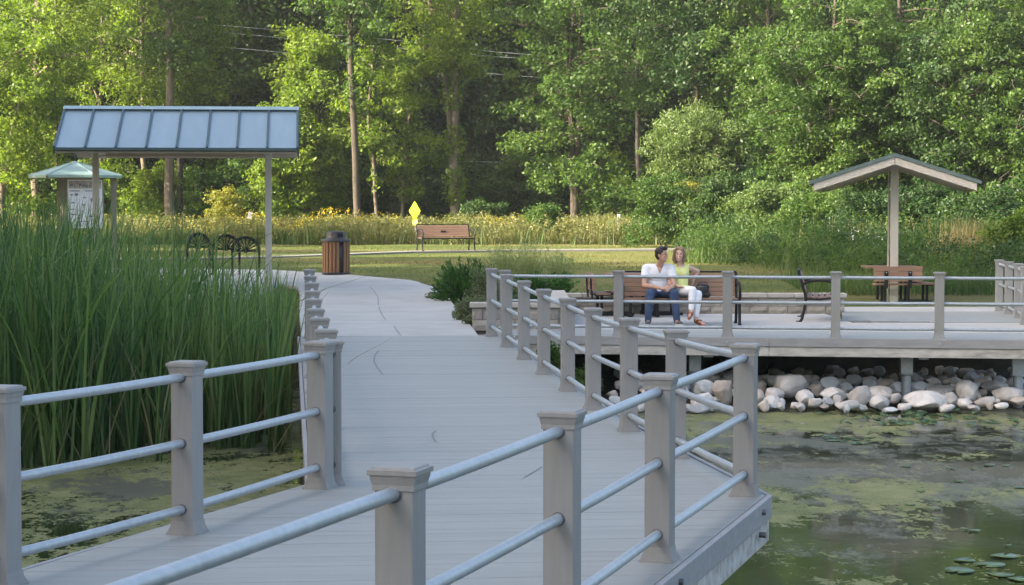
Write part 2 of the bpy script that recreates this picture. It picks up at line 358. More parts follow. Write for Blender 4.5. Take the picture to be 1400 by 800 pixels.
    m1 = nt.nodes.new('ShaderNodeMixShader'); nt.links.new(fm, m1.inputs[0]); nt.links.new(b.outputs[0], m1.inputs[1]); nt.links.new(film.outputs[0], m1.inputs[2])
    m2 = nt.nodes.new('ShaderNodeMixShader'); nt.links.new(cover, m2.inputs[0]); nt.links.new(m1.outputs[0], m2.inputs[1]); nt.links.new(weed.outputs[0], m2.inputs[2])
    nt.links.new(m2.outputs[0], out.inputs['Surface'])
    return m
mb = MB(); mb.add([(-26, -32, WZ), (22, -32, WZ), (22, 39, WZ), (-26, 39, WZ)], [(0, 1, 2, 3)])
tag(mb.build('pond_water', water_mat()), kind='structure')

# ------------------------------------------------------------------ boardwalk
N4 = Vector((1.524, 13.33)); U1 = Vector((-.109, .994)); NR = Vector((.994, .109))
SPROF = [0, 2.41, 4.59, 6.7, 8.53, 10.58, 12.6, 14.62, 16.72]
ZPROF = [0, -.047, -.073, -.085, -.064, -.048, -.019, 0, .022]
def zdeck(x, y):
    s = (Vector((x, y)) - N4).dot(U1); return float(np.interp(s, SPROF, ZPROF))
Npost = [(-1.17, 4.6), (-.38, 6.94), (.219, 8.89), (.787, 10.85), (1.524, 13.33)]
Rpost = [tuple(N4 + U1 * s) for s in SPROF]
Lpost = [(-3.2, 8.2), (-2.527, 10.1), (-1.872, 11.76), (-1.296, 13.79)]
Wpost = [(-1.24, 14.0), (-1.437, 15.84), (-1.69, 18.0), (-1.902, 19.83), (-2.09, 21.6), (-2.28, 23.4), (-2.47, 25.3), (-2.69, 27.3), (-2.92, 29.5)]
UN = Vector((.2855, .958)); NN = Vector((.958, -.2855)); UL = Vector((.317, .948)); NL = Vector((-.948, .317))
EDGE = .13
def isect(p, d, q, e):
    den = d.x * e.y - d.y * e.x; t = ((q.x - p.x) * e.y - (q.y - p.y) * e.x) / den; return p + d * t
pN = N4 + NN * EDGE; pR = N4 + NR * EDGE; cornerN = isect(pN, UN, pR, U1)
pL = Vector(Lpost[3]) + NL * EDGE; pW = Vector(Wpost[0]) - NR * EDGE
uW = (Vector(Wpost[8]) - Vector(Wpost[0])).normalized(); cornerL = isect(pL, UL, pW, uW)
endR = pR + U1 * 16.9; endW = isect(pW, uW, endR, NR)
nearN = pN - UN * 9.5; nearL = pL - UL * 6.6
OUT = [nearN, cornerN, endR, endW, cornerL, nearL]
def clip(poly, n, c, keep_ge=True):
    res = []
    for i in range(len(poly)):
        a, b = poly[i], poly[(i + 1) % len(poly)]
        da, db = a.dot(n) - c, b.dot(n) - c
        if not keep_ge: da, db = -da, -db
        if da >= 0: res.append(a)
        if (da >= 0) != (db >= 0): res.append(a + (b - a) * (da / (da - db)))
    return res
bw = structure('boardwalk')
s = -9.2; k = 0; W = .145
while s < 16.9:
    s1 = min(s + W - .0022, 16.9)
    if s1 - s > .03:
        c0 = N4.dot(U1) + s
        pl = clip(clip(OUT, U1, c0), U1, N4.dot(U1) + s1, False)
        if len(pl) > 2:
            mb = MB(); dz = random.uniform(-.0008, .0008)
            mb.prism(pl, lambda p: zdeck(p[0], p[1]) - .028, lambda p, dz=dz: zdeck(p[0], p[1]) + dz)
            mb.build('deck_board', M['board'], bw)
    s += W; k += 1
def edge_boards(root, p, q, nrm, zf, h1=.145, h2=.15, seglen=3.6):
    """grey fascia board with the weathered rim timber below it"""
    p, q = Vector(p), Vector(q); L = (q - p).length; n = max(1, round(L / seglen)); d = (q - p) / n
    for i in range(n):
        a, b = p + d * i, p + d * (i + 1) - d.normalized() * .005
        za, zb = zf(a), zf(b)
        a1, b1 = a + nrm * .026, b + nrm * .026
        mb = MB(); mb.bar((a1.x, a1.y, za - h1 / 2 + .004), (b1.x, b1.y, zb - h1 / 2 + .004), .038, h1); mb.build('fascia_board', M['fascia'], root, .006)
        a2, b2 = a + nrm * .0, b + nrm * .0
        mb = MB(); mb.bar((a2.x, a2.y, za - h1 - h2 / 2), (b2.x, b2.y, zb - h1 - h2 / 2), .05, h2); mb.build('rim_timber', M['pale_wood'], root, .006)
zf = lambda p: zdeck(p.x, p.y)
edge_boards(bw, nearN, cornerN, NN, zf); edge_boards(bw, cornerN, endR, NR, zf)
edge_boards(bw, endW, cornerL, -NR, zf); edge_boards(bw, cornerL, nearL, NL, zf)
# joists under the boards and steel piles
mid = lambda s: (N4 + U1 * s) - NR * 1.42
for off in (.5, 1.42, 2.3):
    mb = MB(); a, b = N4 + U1 * .2 - NR * off, N4 + U1 * 16.8 - NR * off
    mb.bar((a.x, a.y, -.22), (b.x, b.y, -.22), .05, .2); mb.build('joist', M['pale_wood'], bw)
for s_ in (1.5, 5.5, 9.5, 13.5):
    for off in (.5, 2.3):
        p = N4 + U1 * s_ - NR * off; mb = MB(); mb.tube([(p.x, p.y, -2.2), (p.x, p.y, -.32)], .06, 10); mb.build('pile', M['pale_wood'], bw)
for t in (-.35, -2.9, -5.4):
    p = N4 + NN * (EDGE + .047) + UN * t
    mb = MB()
    for zz in (-.055, -.2):
        mb.tube([(p.x - NN.x * .05, p.y - NN.y * .05, zz), (p.x + NN.x * .02, p.y + NN.y * .02, zz)], .018, 8)
    mb.build('bolt', M['steel_dark'], bw)
def scuff(px_pts, w):
    mb = MB(); pts = []
    for px, py in px_pts:
        D = 25.0
        for _ in range(30):
            D = (CZ - zdeck(lat(px, D), D)) * F / (py - HZ)
        pts.append(Vector((lat(px, D), D, zdeck(lat(px, D), D) + .004)))
    for i, (a, b) in enumerate(zip(pts, pts[1:])):
        d = (b - a).normalized(); sd = Vector((d.y, -d.x, 0)) * w / 2
        mb.add([a - sd, a + sd, b + sd, b - sd], [(0, 1, 2, 3)])
    mb.build('scuff_mark', M['scuff'], bw)
scuff([(517, 480), (512, 487), (511, 495), (516, 504), (523, 513)], .02)
scuff([(596, 590), (591, 594), (592, 601), (596, 606)], .02)
scuff([(716, 655), (728, 648), (741, 640)], .012)

# ------------------------------------------------------------------ post and pipe railings
mb = MB(); mb.box((0, 0, .465), (.138, .138, .93)); post_me = mb.mesh('post', M['composite'])
mb = MB()
def frust(mb, w0, z0, w1, z1):
    a, b = w0 / 2, w1 / 2
    mb.add([(-a, -a, z0), (a, -a, z0), (a, a, z0), (-a, a, z0), (-b, -b, z1), (b, -b, z1), (b, b, z1), (-b, b, z1)],
           [(3, 2, 1, 0), (4, 5, 6, 7), (0, 1, 5, 4), (1, 2, 6, 5), (2, 3, 7, 6), (3, 0, 4, 7)])
frust(mb, .150, .915, .150, .935); frust(mb, .151, .935, .163, .958); frust(mb, .163, .958, .164, .968); frust(mb, .178, .968, .179, .986); frust(mb, .160, .986, .150, .995)
cap_me = mb.mesh('cap', M['composite'])
mb = MB(); frust(mb, .186, .0, .185, .010); frust(mb, .176, .010, .173, .020); frust(mb, .166, .020, .162, .031); frust(mb, .157, .031, .154, .041); frust(mb, .150, .041, .141, .075)
base_me = mb.mesh('base_trim', M['composite'])
mb = MB(); mb.tube([(0, 0, 0), (0, 0, .004)], .0315, 14); gap_shade_me = mb.mesh('pipe_gap_shade', M['steel_dark'])  # dark disc standing in for the shaded gap where a pipe enters its post
RZ = (.905, .525, .145)
def railing(name, label, pts, rots, zf, group=None, base=True, along_y=True):
    t = thing(name, label, 'railing', (0, 0, 0), 0, group)
    for (x, y), r in zip(pts, rots):
        p = place(post_me, 'post', t, (x, y, zf(x, y)), (0, 0, r), bevel=.006)
        place(cap_me, 'cap', p, bevel=.0012)
        for h_ in RZ: place(gap_shade_me, 'pipe_gap_shade', p, (0, -.0725, h_) if along_y else (-.0725, 0, h_), (-math.pi / 2, 0, 0) if along_y else (0, math.pi / 2, 0))
        if base: place(base_me, 'base_trim', p)
    for (a, b) in zip(pts, pts[1:]):
        a, b = Vector(a), Vector(b); za, zb = zf(*a), zf(*b); d = b - a
        for h in RZ:
            mb = MB(); n = 6
            mb.tube([(a.x + d.x * i / n, a.y + d.y * i / n, za + h + (zb - za) * i / n - .004 * math.sin(math.pi * i / n)) for i in range(n + 1)], .0255, 14, caps=False)
            mb.build('rail', M['galv'], t)
    return t
aN = -math.atan2(.2855, .958); aR = math.atan2(.109, .994); aL = -math.atan2(.317, .948)
railing('boardwalk_railing', 'long grey post and pipe railing beside the open pond, bending at its corner post', Npost + Rpost[1:], [aN] * 5 + [aR] * 8, zdeck)
railing('boardwalk_railing', 'short grey post and pipe railing in front of the cattails, beside open scummy water', Lpost, [aL] * 4, zdeck)
railing('boardwalk_railing', 'grey railing seen end on, its posts lined up between the cattails and the walkway', Wpost, [aR] * 9, zdeck)

# ------------------------------------------------------------------ viewing deck, patio, walls
vd = structure('viewing_deck')
def dfront(x): return 31.4 - .163 * (x + .11)
Dpost = [(-.11, dfront(-.11)), (1.62, dfront(1.62)), (3.25, dfront(3.25)), (4.84, dfront(4.84)), (6.34, dfront(6.34)), (7.86, dfront(7.86))]
UD = Vector((1, -.163)).normalized(); ND = Vector((-.163, -1)).normalized()     # ND points out over the pond
A = Vector(Dpost[0]) - UD * .12; B = Vector(Dpost[5]) + UD * .12
pz = lambda x, y: PZ
for i in range(12):
    o0 = -ND * (-.1 + i * .146)
    a = A + o0; b = B + o0; mb = MB(); w = -ND * .14
    cut = a + (b - a) * random.uniform(.35, .65)
    for (p, q) in ((a, cut), (cut + UD * .006, b + UD * (i * .012))):
        mb = MB(); mb.prism([p, q, q + w, p + w], PZ - .028, PZ + random.uniform(-.001, .001)); mb.build('deck_board', M['board'], vd)
edge_boards(vd, A + ND * .1, B + ND * .1, ND, lambda p: PZ, .135, .14, 4.2)
edge_boards(vd, A + ND * .1, A - ND * 1.6, -UD, lambda p: PZ, .135, .14, 4.2)
for (x, y) in Dpost:
    p = Vector((x, y)) + ND * .145
    mb = MB(); mb.tube([(p.x, p.y + .01, PZ - .065), (p.x, p.y - .012, PZ - .065)], .02, 8); mb.build('bolt', M['galv'], vd)
# steel pier columns with a flange and bracket
for x in (lat(952, 31.3), lat(1238, 31.1), 7.6):
    y = dfront(x) + .55
    mb = MB(); mb.tube([(x, y, -1.6), (x, y, -.62)], .075, 14); mb.lathe([(0, -.63), (.11, -.63), (.11, -.60), (0, -.60)], 14, (x, y, 0)); mb.build('pier_column', M['galv'], vd)
    mb = MB(); mb.prism([(x - .09, y - .05), (x + .09, y - .05), (x + .09, y + .05), (x - .09, y + .05)], -.6, -.32); mb.box((x + .16, y - .5, -.34), (.14, .07, .035)); mb.build('pier_bracket', M['galv'], vd)
for off in (.35, 1.0):
    mb = MB(); a, b = A - ND * off, B - ND * off; mb.bar((a.x, a.y, -.2), (b.x, b.y, -.2), .05, .24); mb.build('joist', M['pale_wood'], vd)
# boards inset in the patio on the right
mb = MB()
x0 = lat(1153, 36)
for i in range(25):
    y0 = 34.9 + i * .146; xl = lat(1153, y0) if i > 3 else lat(1153, y0) + (3 - i) * .5
    mb = MB(); mb.prism([(xl, y0), (9.3, y0), (9.3, y0 + .14), (xl, y0 + .14)], PZ - .03, PZ + .006 + random.uniform(-.001, .001)); mb.build('deck_board', M['board'], vd)
mb = MB(); mb.box((5.9, 36.82, -.75), (12.4, .12, 1.22)); mb.build('foundation_wall', M['concrete'], vd)
mb = MB(); mb.box((-.36, 34.95, -.75), (.12, 3.86, 1.22)); mb.build('foundation_wall', M['concrete'], vd)
mb = MB(); mb.box((-1.7, 32.95, -.75), (2.75, .12, 1.22)); mb.build('foundation_wall', M['concrete'], vd)

railing('deck_railing', 'grey post and pipe railing along the front of the viewing deck, before the seated couple', Dpost, [-math.atan2(.163, 1)] * 6, pz, along_y=False)
Pp = [Dpost[5], (8.28, 32.4), (8.6, 34.3), (8.93, 36.1), (9.1, 37.5), (9.26, 38.9)]
railing('deck_railing', 'grey post and pipe railing running back from the far right deck edge towards the weeds', Pp[1:], [-.17] * 5, lambda x, y: PZ - .02)

patio = structure('patio')
def slab(root, poly, z, th=.12, name='slab', zfun=None):
    mb = MB(); zz = (lambda p: zfun(p[0], p[1])) if zfun else (lambda p: z)
    mb.prism([Vector((p[0], p[1])) for p in poly], lambda p: zz(p) - th, zz); return mb.build(name, M['concrete'], root, .006)
def rect(x0, y0, x1, y1): return [(x0, y0), (x1, y0), (x1, y1), (x0, y1)]
xj = lat(1153, 36)
mb = MB(); mb.box((.02, 35.8, -.13), (1.44, 5.6, .08)); mb.build('planter_bed', M['soil'], patio)
slab(patio, [(.72, 33.0), (3.3, 32.7), (3.3, 37.9), (1.0, 37.9)], PZ - .006)
slab(patio, [(3.312, 32.7), (xj - .01, 32.3), (xj - .01, 37.9), (3.312, 37.9)], PZ - .006)
slab(patio, [(xj, 32.3), (9.2, 31.8), (9.3, 34.88), (xj, 34.88)], PZ - .006)
slab(patio, rect(6.28, 38.0 + .6, 9.6, 43.6), PZ - .006)

def block_mesh(L, D, H, seed, rough=.012):
    """one split-face block: bevelled, with an uneven front"""
    r = random.Random(seed); nx_, nz_ = 4, 2; mb = MB(); g = []
    for j in range(nz_ + 1):
        for i in range(nx_ + 1):
            e = i in (0, nx_) or j in (0, nz_)
            g.append((-L / 2 + L * i / nx_ + (0 if i in (0, nx_) else r.uniform(-.02, .02)), -D / 2 + (.008 if e else -r.uniform(0, rough * 1.6)), H * j / nz_))
    w = nx_ + 1; b = len(g)
    mb.add(g + [(-L / 2, D / 2, 0), (L / 2, D / 2, 0), (L / 2, D / 2, H), (-L / 2, D / 2, H)],
           [(j * w + i, j * w + i + 1, (j + 1) * w + i + 1, (j + 1) * w + i) for j in range(nz_) for i in range(nx_)] +
           [(b + 1, b, b + 3, b + 2), tuple([b + 3] + list(range(nz_ * w, nz_ * w + w)) + [b + 2]), tuple([b] + [b + 1] + list(range(0, w))[::-1]),
            tuple([b] + [j * w for j in range(nz_ + 1)] + [b + 3]), tuple([b + 2] + [j * w + nx_ for j in range(nz_, -1, -1)] + [b + 1])])
    return mb.mesh('block', M['block'])
BL = {}
def bmesh_for(L, D, H, k):
    key = (round(L, 3), D, round(H, 3), k)
    if key not in BL: BL[key] = block_mesh(L, D, H, hash(key) % 9999)
    return BL[key]
def wall(name, label, p, q, z, courses, cap_h, depth=.26, unit=.36, caplen=.5):
    p, q = Vector(p), Vector(q); L = (q - p).length; d = (q - p) / L; ang = math.atan2(d.y, d.x)
    t = thing(name, label, 'wall', (p.x, p.y, z), ang)
    n = max(1, round(L / unit)); u = L / n; zz = 0
    for c, h in enumerate(courses):
        xs_ = [0.] + ([u * (i + (.5 if c % 2 else 1)) for i in range(n + (0 if c % 2 else -1))]) + [L]
        for i, (a, b) in enumerate(zip(xs_, xs_[1:])):
            if b - a < .05: continue
            place(bmesh_for(b - a - .010, depth, h - .008, i % 3), 'block', t, ((a + b) / 2, random.uniform(-.006, .006), zz))
        zz += h
    mb = MB(); mb.box((L / 2, .02, zz / 2), (L - .03, depth - .07, zz - .01)); mb.build('core', M['joint'], t)
    nc = max(1, round(L / caplen)); cu = (L + .08) / nc
    for i in range(nc):
        mb = MB(); mb.box((-.04 + cu * (i + .5), -.015 + random.uniform(-.004, .004), zz + cap_h / 2), (cu - .008, depth + .07, cap_h - random.uniform(0, .006))); mb.build('cap_stone', M['capstone'], t, .012)
    return t
wall('retaining_wall', 'low block wall with cap stones at the end of the walkway, behind the corner railing posts', (lat(645, 33), 33.1), (lat(763, 33), 33.1), PZ - .03, (.18, .19), .085, unit=.33)
wall('retaining_wall', 'long low block retaining wall running behind the benches on the patio', (.86, 38.3), (lat(1155, 38.2), 38.3), PZ - .03, (.155, .155), .085)
wall('retaining_wall', 'short block planter wall running back from the walkway end to the patio wall', (.80, 33.3), (.80, 38.1), PZ - .03, (.18, .19), .085)

# ------------------------------------------------------------------ concrete path on the land
path = structure('concrete_path')
def zland(x, y): return float(land(y)) + .07
LX = lambda y: float(np.interp(y, [30.1, 34, 38, 44, 46, 47], [-3.1, -3.52, -3.95, -4.56, -4.85, -5.47]))
RX = lambda y: float(np.interp(y, [30.1, 34, 39.6, 43.6, 45.8, 47.8], [-.485, -.73, -1.10, -1.40, -1.80, -2.39]))
def strip(ya, yb, n=3):
    ys_ = np.linspace(ya, yb, n); L_ = [(LX(y), y) for y in ys_]; R_ = [(RX(y), y) for y in ys_]
    mb = MB(); vs = [(x, y, zland(x, y) + (.03 if y < 34 else 0)) for x, y in L_ + R_]; lo = [(x, y, z - .12) for x, y, z in vs]; m_ = n
    fs = [(i, m_ + i, m_ + i + 1, i + 1) for i in range(n - 1)]; k2 = 2 * n
    fs += [(i, i + 1, k2 + i + 1, k2 + i) for i in range(n - 1)] + [(n + i + 1, n + i, k2 + n + i, k2 + n + i + 1) for i in range(n - 1)]
    fs += [(0, k2, k2 + n, n), (n - 1, 2 * n - 1, k2 + 2 * n - 1, k2 + n - 1)]
    mb.add(vs + lo, fs); mb.build('slab', M['concrete'], path)
strip(30.16, 33.49, 3); strip(33.51, 42.79, 6); strip(42.81, 46.99, 4)
mb = MB()
far = [(-2.1, 47.02), (-2.39, 47.8), (-3.93, 50), (-4.74, 51), (-6.1, 52.7), (-9.6, 54), (-16, 55), (-16, 47.02), (-5.47, 47.02)]
slab(path, far, 0, .12, zfun=zland)
slab(path, rect(-10.6, 42.4, -5.3, 46.98), 0, .12, zfun=zland)
mb = MB(); cr = [(-3.17, 45.6), (-2.98, 44.2), (-2.77, 42.3), (-2.6, 39.8), (-2.36, 37), (-2.12, 34.6), (-1.85, 32.3), (-1.65, 30.3)]
for a, b in zip(cr, cr[1:]):
    a, b = Vector(a), Vector(b); d = (b - a).normalized(); sd = Vector((d.y, -d.x)) * .008
    mb.add([(p.x, p.y, zland(p.x, p.y) + (.036 if p.y < 34 else .005)) for p in (a - sd, a + sd, b + sd, b - sd)], [(0, 1, 2, 3)])
mb.build('crack', M['scuff'], path)
lp = [(-16, 59), (-11, 60.5), (-7.2, 63), (-3.3, 68), (0, 69.3), (4.9, 70.3), (9, 70.8), (14, 71)]
mb = MB()
for a, b in zip(lp, lp[1:]):
    w_ = .55; mb.add([(p[0], p[1] + e, float(land(p[1] + e)) + dz) for dz in (.06, -.1) for p, e in ((a, -w_), (b, -w_), (b, w_), (a, w_))], [(0, 1, 2, 3), (0, 4, 5, 1), (2, 6, 7, 3)])
tag(mb.build('lawn_path', M['path']), kind='structure')
# ------------------------------------------------------------------ foliage builders
def unit(v): return v / np.maximum(np.linalg.norm(v, axis=1, keepdims=True), 1e-9)
def leaf_geo(P, L, Wd, rg, up=.55, out=None, droop=.0):
    """one rhombic leaf per point, facing mostly up and outwards"""
    n = len(P); N = rg.normal(size=(n, 3)); N[:, 2] += up * 2
    if out is not None: N += out * .9
    N = unit(N); t = unit(np.cross(N, rg.normal(size=(n, 3)))); t[:, 2] -= droop; t = unit(t); b = unit(np.cross(N, t))
    L = np.broadcast_to(np.asarray(L, float), (n,)) * rg.uniform(.7, 1.3, n); Wd = L * Wd
    a = P - t * (L / 2)[:, None]; c = P + t * (L / 2)[:, None]; q = P - t * (L * .08)[:, None]
    V = np.stack([a, q + b * (Wd / 2)[:, None], c, q - b * (Wd / 2)[:, None]], 1).reshape(-1, 3)
    return V, np.arange(4 * n).reshape(n, 4)
def tube_geo(lines, n=6):
    Vs, Qs, k = [], [], 0
    for pts, rad in lines:
        pts = np.asarray(pts, float); m = len(pts); rad = np.broadcast_to(np.asarray(rad, float), (m,))
        T = unit(np.gradient(pts, axis=0)); ref = np.array([1., .13, .07]); a = unit(np.cross(T, np.broadcast_to(ref, T.shape))); b = np.cross(T, a)
        an = np.linspace(0, 2 * np.pi, n, endpoint=False)
        ring = pts[:, None, :] + (a[:, None, :] * np.cos(an)[None, :, None] + b[:, None, :] * np.sin(an)[None, :, None]) * rad[:, None, None]
        Vs.append(ring.reshape(-1, 3)); i = np.arange(m - 1)[:, None] * n; j = np.arange(n)[None, :]; j2 = (j + 1) % n
        Qs.append(np.stack([i + j, i + j2, i + n + j2, i + n + j], -1).reshape(-1, 4) + k); k += m * n
    return np.concatenate(Vs), np.concatenate(Qs)
def smooth_line(pts, n=10):
    pts = np.asarray(pts, float); t = np.linspace(0, 1, len(pts)); u = np.linspace(0, 1, n)
    if len(pts) < 3: return np.stack([np.interp(u, t, pts[:, i]) for i in range(3)], 1)
    out = []
    for x in u:                                       # Catmull-Rom
        f = x * (len(pts) - 1); i = min(int(f), len(pts) - 2); f -= i
        p0, p1, p2, p3 = pts[max(i - 1, 0)], pts[i], pts[i + 1], pts[min(i + 2, len(pts) - 1)]
        out.append(.5 * ((2 * p1) + (-p0 + p2) * f + (2 * p0 - 5 * p1 + 4 * p2 - p3) * f * f + (-p0 + 3 * p1 - 3 * p2 + p3) * f ** 3))
    return np.array(out)
def cluster_leaves(C, CR, per, rg, flat=.7):
    """leaves gathered on the shells of many small clumps"""
    n = len(C); idx = np.repeat(np.arange(n), per)
    d = unit(rg.normal(size=(len(idx), 3))); r = rg.uniform(.25, 1, len(idx)) ** .6
    P = C[idx] + d * (CR[idx] * r)[:, None] * np.array([1, 1, flat]); return P, d
def grow(spec, seed):
    """trunks, limbs and twigs, then clumps of leaves along the outer limbs. returns bark lines, leaf points, leaf directions"""
    rg = np.random.default_rng(seed); lines = []; C = []; CR = []
    lo, hi, rad = spec['lo'], spec['hi'], spec['rad']; prof = spec.get('prof', lambda u: np.sin(np.pi * np.clip(u * .85 + .12, 0, 1)) ** .6)
    trunks = spec['trunks']; nl = spec.get('limbs', 26); cr = spec.get('cr', .75)
    for tr in trunks:
        pts = smooth_line(tr['p'], 14); pts[1:-1, :2] += rg.normal(size=(12, 2)) * tr.get('wob', .05)
        lines.append((pts, np.linspace(tr['r'], tr['r'] * tr.get('top', .3), 14) * np.concatenate([[1.35, 1.08], np.ones(12)])))
        zt = pts[:, 2]; m = max(2, nl // len(trunks))
        for k in range(m):
            u = (k + rg.uniform(.1, .9)) / m; z = lo + (min(hi, zt[-1]) - lo) * u * .97
            i = np.clip(np.searchsorted(zt, z), 1, 13); f = (z - zt[i - 1]) / max(zt[i] - zt[i - 1], 1e-6); b0 = pts[i - 1] + (pts[i] - pts[i - 1]) * np.clip(f, 0, 1)
            az = k * 2.4 + rg.uniform(-.5, .5); L = rad * prof((z - lo) / (hi - lo)) * rg.uniform(.55, 1.12)
            el = rg.uniform(*spec.get('el', (.15, .75))); d = np.array([math.cos(az) * math.cos(el), math.sin(az) * math.cos(el), math.sin(el)])
            e = b0 + d * L; e[2] -= spec.get('droop', .12) * L; md = b0 + d * L * .55 + np.array([0, 0, .08 * L])
            ln = smooth_line([b0, md, e], 6); r_ = max(.012, tr['r'] * .32 * (L / max(rad, .1)) ** .8)
            lines.append((ln, np.linspace(r_, r_ * .25, 6)))
            nc = spec.get('cl', 5)
            for q in range(nc):
                v = rg.uniform(.35, 1.02); p = b0 + (e - b0) * v; p = p + np.array([0, 0, .08 * L * (1 - abs(2 * v - 1))])
                o = rg.normal(size=3) * np.array([.28, .28, .2]) * L * .75
                if rg.random() < .5: lines.append((np.array([p, p + o * .5, p + o]), np.array([r_ * .4, r_ * .25, .006])))
                C.append(p + o); CR.append(cr * rg.uniform(.6, 1.35))
    for (p, r_) in spec.get('extra', []): C.append(np.array(p, float)); CR.append(r_)
    C = np.array(C); CR = np.array(CR)
    P, d = cluster_leaves(C, CR, spec.get('per', 90), rg, spec.get('flat', .65))
    if 'hug' in spec:                                  # climbers wrapped round the trunks
        z0, z1, hr, nh = spec['hug']
        for tr in trunks:
            pts = smooth_line(tr['p'], 30); z = rg.uniform(z0, z1, nh); base = np.stack([np.interp(z, pts[:, 2], pts[:, i]) for i in range(3)], 1)
            dd = unit(rg.normal(size=(nh, 3))); w = hr * (1 - .6 * (z - z0) / (z1 - z0)) * (.7 + .5 * np.sin(z * 3.1 + 1)); P = np.concatenate([P, base + dd * (w * rg.uniform(.3, 1, nh))[:, None]]); d = np.concatenate([d, dd])
    keep = P[:, 2] > .05
    return lines, P[keep], d[keep]
def tree_meshes(name, spec, seed, leaf, bark, size=.15, wid=.6, sides=7):
    lines, P, d = grow(spec, seed); V, Q = tube_geo(lines, sides)
    rg = np.random.default_rng(seed + 1); LV, LQ = leaf_geo(P, size, wid, rg, spec.get('up', .5), d, spec.get('ldroop', .25))
    return np_mesh('trunk', V, Q, bark, True), np_mesh('crown', LV, LQ, leaf)
def tree(name, label, x, y, meshes, rz=0., sc=1., group=None, cat='tree', z=None):
    t = thing(name, label, cat, (x, y, (gz(x, y) if z is None else z) - .05), rz, group); t.scale = sc if hasattr(sc, '__len__') else (sc,) * 3
    for me, n in zip(meshes, ('trunk', 'crown')): place(me, n, t)
    return t
def straight(h, r, lean=(0, 0), top=.3, wob=.06):
    return dict(p=[(0, 0, -.2), (lean[0] * .4, lean[1] * .4, h * .45), (lean[0], lean[1], h)], r=r, top=top, wob=wob)
def pxpath(pts, D, z0):
    """trunk path in the tree's own frame from sightings of the trunk at distance D; first point is the foot"""
    x0 = lat(pts[0][0], D)
    return [(lat(px, D) - x0, 0.04 * i, hgt(py, D) - z0 if i else -.2) for i, (px, py) in enumerate(pts)]
def at(px, D): return lat(px, D), D

# ------------------------------------------------------------------ the wood: trees one can tell apart
D = 94; g0 = float(land(D))
def T(name, label, px, D, spec, seed, leaf, bark, size=.17, **k):
    x, y = at(px, D); return tree(name, label, x, y, tree_meshes(name, spec, seed, M[leaf], M[bark], size, k.pop('wid', .6)), **k)

T('slim_tree', 'leafy tree with brown trunk at the left edge, behind the kiosk roof', 48, 92, dict(trunks=[straight(15, .21, (.2, .1))], lo=3.2, hi=15, rad=3.6, limbs=40, cl=6, per=85, cr=.75), 11, 'leaf_bright', 'bark')
T('slim_tree', 'slender tree with thin pale trunk rising just left of the shelter roof', 80, 90, dict(trunks=[straight(14, .085, (-.1, 0))], lo=4.5, hi=14, rad=2.6, limbs=26, cl=5, per=70, cr=.65), 12, 'leaf_bright', 'bark')
T('low_tree', 'low bushy yellow green tree in the far left corner of the wood', 2, 88, dict(trunks=[straight(9, .16, (-.3, 0)), straight(8, .1, (.9, .2))], lo=1.2, hi=9, rad=2.9, limbs=34, cl=6, per=80, cr=.7), 13, 'leaf_bright', 'bark')
T('tall_tree', 'tall tree with thick grey trunk seen above and below the shelter roof', 233, 93, dict(trunks=[dict(p=[(0, 0, -.2), (.0, 0, 5), (.05, 0, 11), (.3, 0, 19)], r=.25, top=.45, wob=.02)], lo=7.2, hi=19, rad=3.3, limbs=36, cl=6, per=95, cr=.85), 14, 'leaf_mid', 'bark')
T('tall_tree', 'slimmer brown trunk standing just left of the thick grey trunk behind the shelter', 199, 97, dict(trunks=[straight(16, .16, (-.25, 0))], lo=6, hi=16, rad=3.2, limbs=30, cl=5, per=85, cr=.75), 15, 'leaf_bright', 'bark')
T('leaning_tree', 'forked tree leaning right above the middle of the shelter roof', 247, 96, dict(trunks=[dict(p=pxpath([(246, 290), (246, 170), (258, 90), (272, 30), (283, -30)], 96, g0), r=.15, top=.4, wob=.03), dict(p=pxpath([(250, 290), (252, 150), (275, 80), (300, 20), (322, -40)], 96, g0), r=.11, top=.4, wob=.03)], lo=4.5, hi=13, rad=2.6, limbs=30, cl=5, per=75, cr=.65), 16, 'leaf_bright', 'bark_dark')
T('low_tree', 'round bright leafy tree over the left end of the shelter roof', 140, 100, dict(trunks=[straight(12, .15)], lo=1.0, hi=12, rad=3.3, limbs=40, cl=6, per=85, cr=.7), 17, 'leaf_bright', 'bark')
T('low_tree', 'dull green tree behind the right end of the shelter roof', 318, 104, dict(trunks=[straight(13, .15, (.2, 0))], lo=1.0, hi=13, rad=2.6, limbs=36, cl=6, per=85, cr=.75), 18, 'leaf_mid', 'bark_dark')
T('maple_tree', 'yellow green maple right of the shelter post, leafy down to the meadow', 436, 92, dict(trunks=[dict(p=pxpath([(443, 290), (446, 200), (440, 120), (430, 40)], 92, g0), r=.11, top=.3, wob=.03)], lo=1.3, hi=9.4, rad=2.05, limbs=44, cl=6, per=90, cr=.6, el=(-.05, .6)), 19, 'leaf_bright', 'bark_dark')
T('low_tree', 'small bright maple between the shelter post and the litter bin', 385, 90, dict(trunks=[straight(5.5, .07)], lo=.6, hi=5.6, rad=1.9, limbs=26, cl=6, per=85, cr=.55), 20, 'leaf_bright', 'bark_dark')
T('tall_tree', 'tall straight dark trunk right of the yellow green maple', 490, 88.5, dict(trunks=[dict(p=pxpath([(490, 290), (486, 200), (481, 100), (478, 0), (478, -120)], 88.5, g0), r=.17, top=.6, wob=.01)], lo=8.5, hi=15, rad=3.0, limbs=22, cl=5, per=80, cr=.75, hug=(5.5, 11, .55, 900)), 21, 'leaf_mid', 'bark_dark')
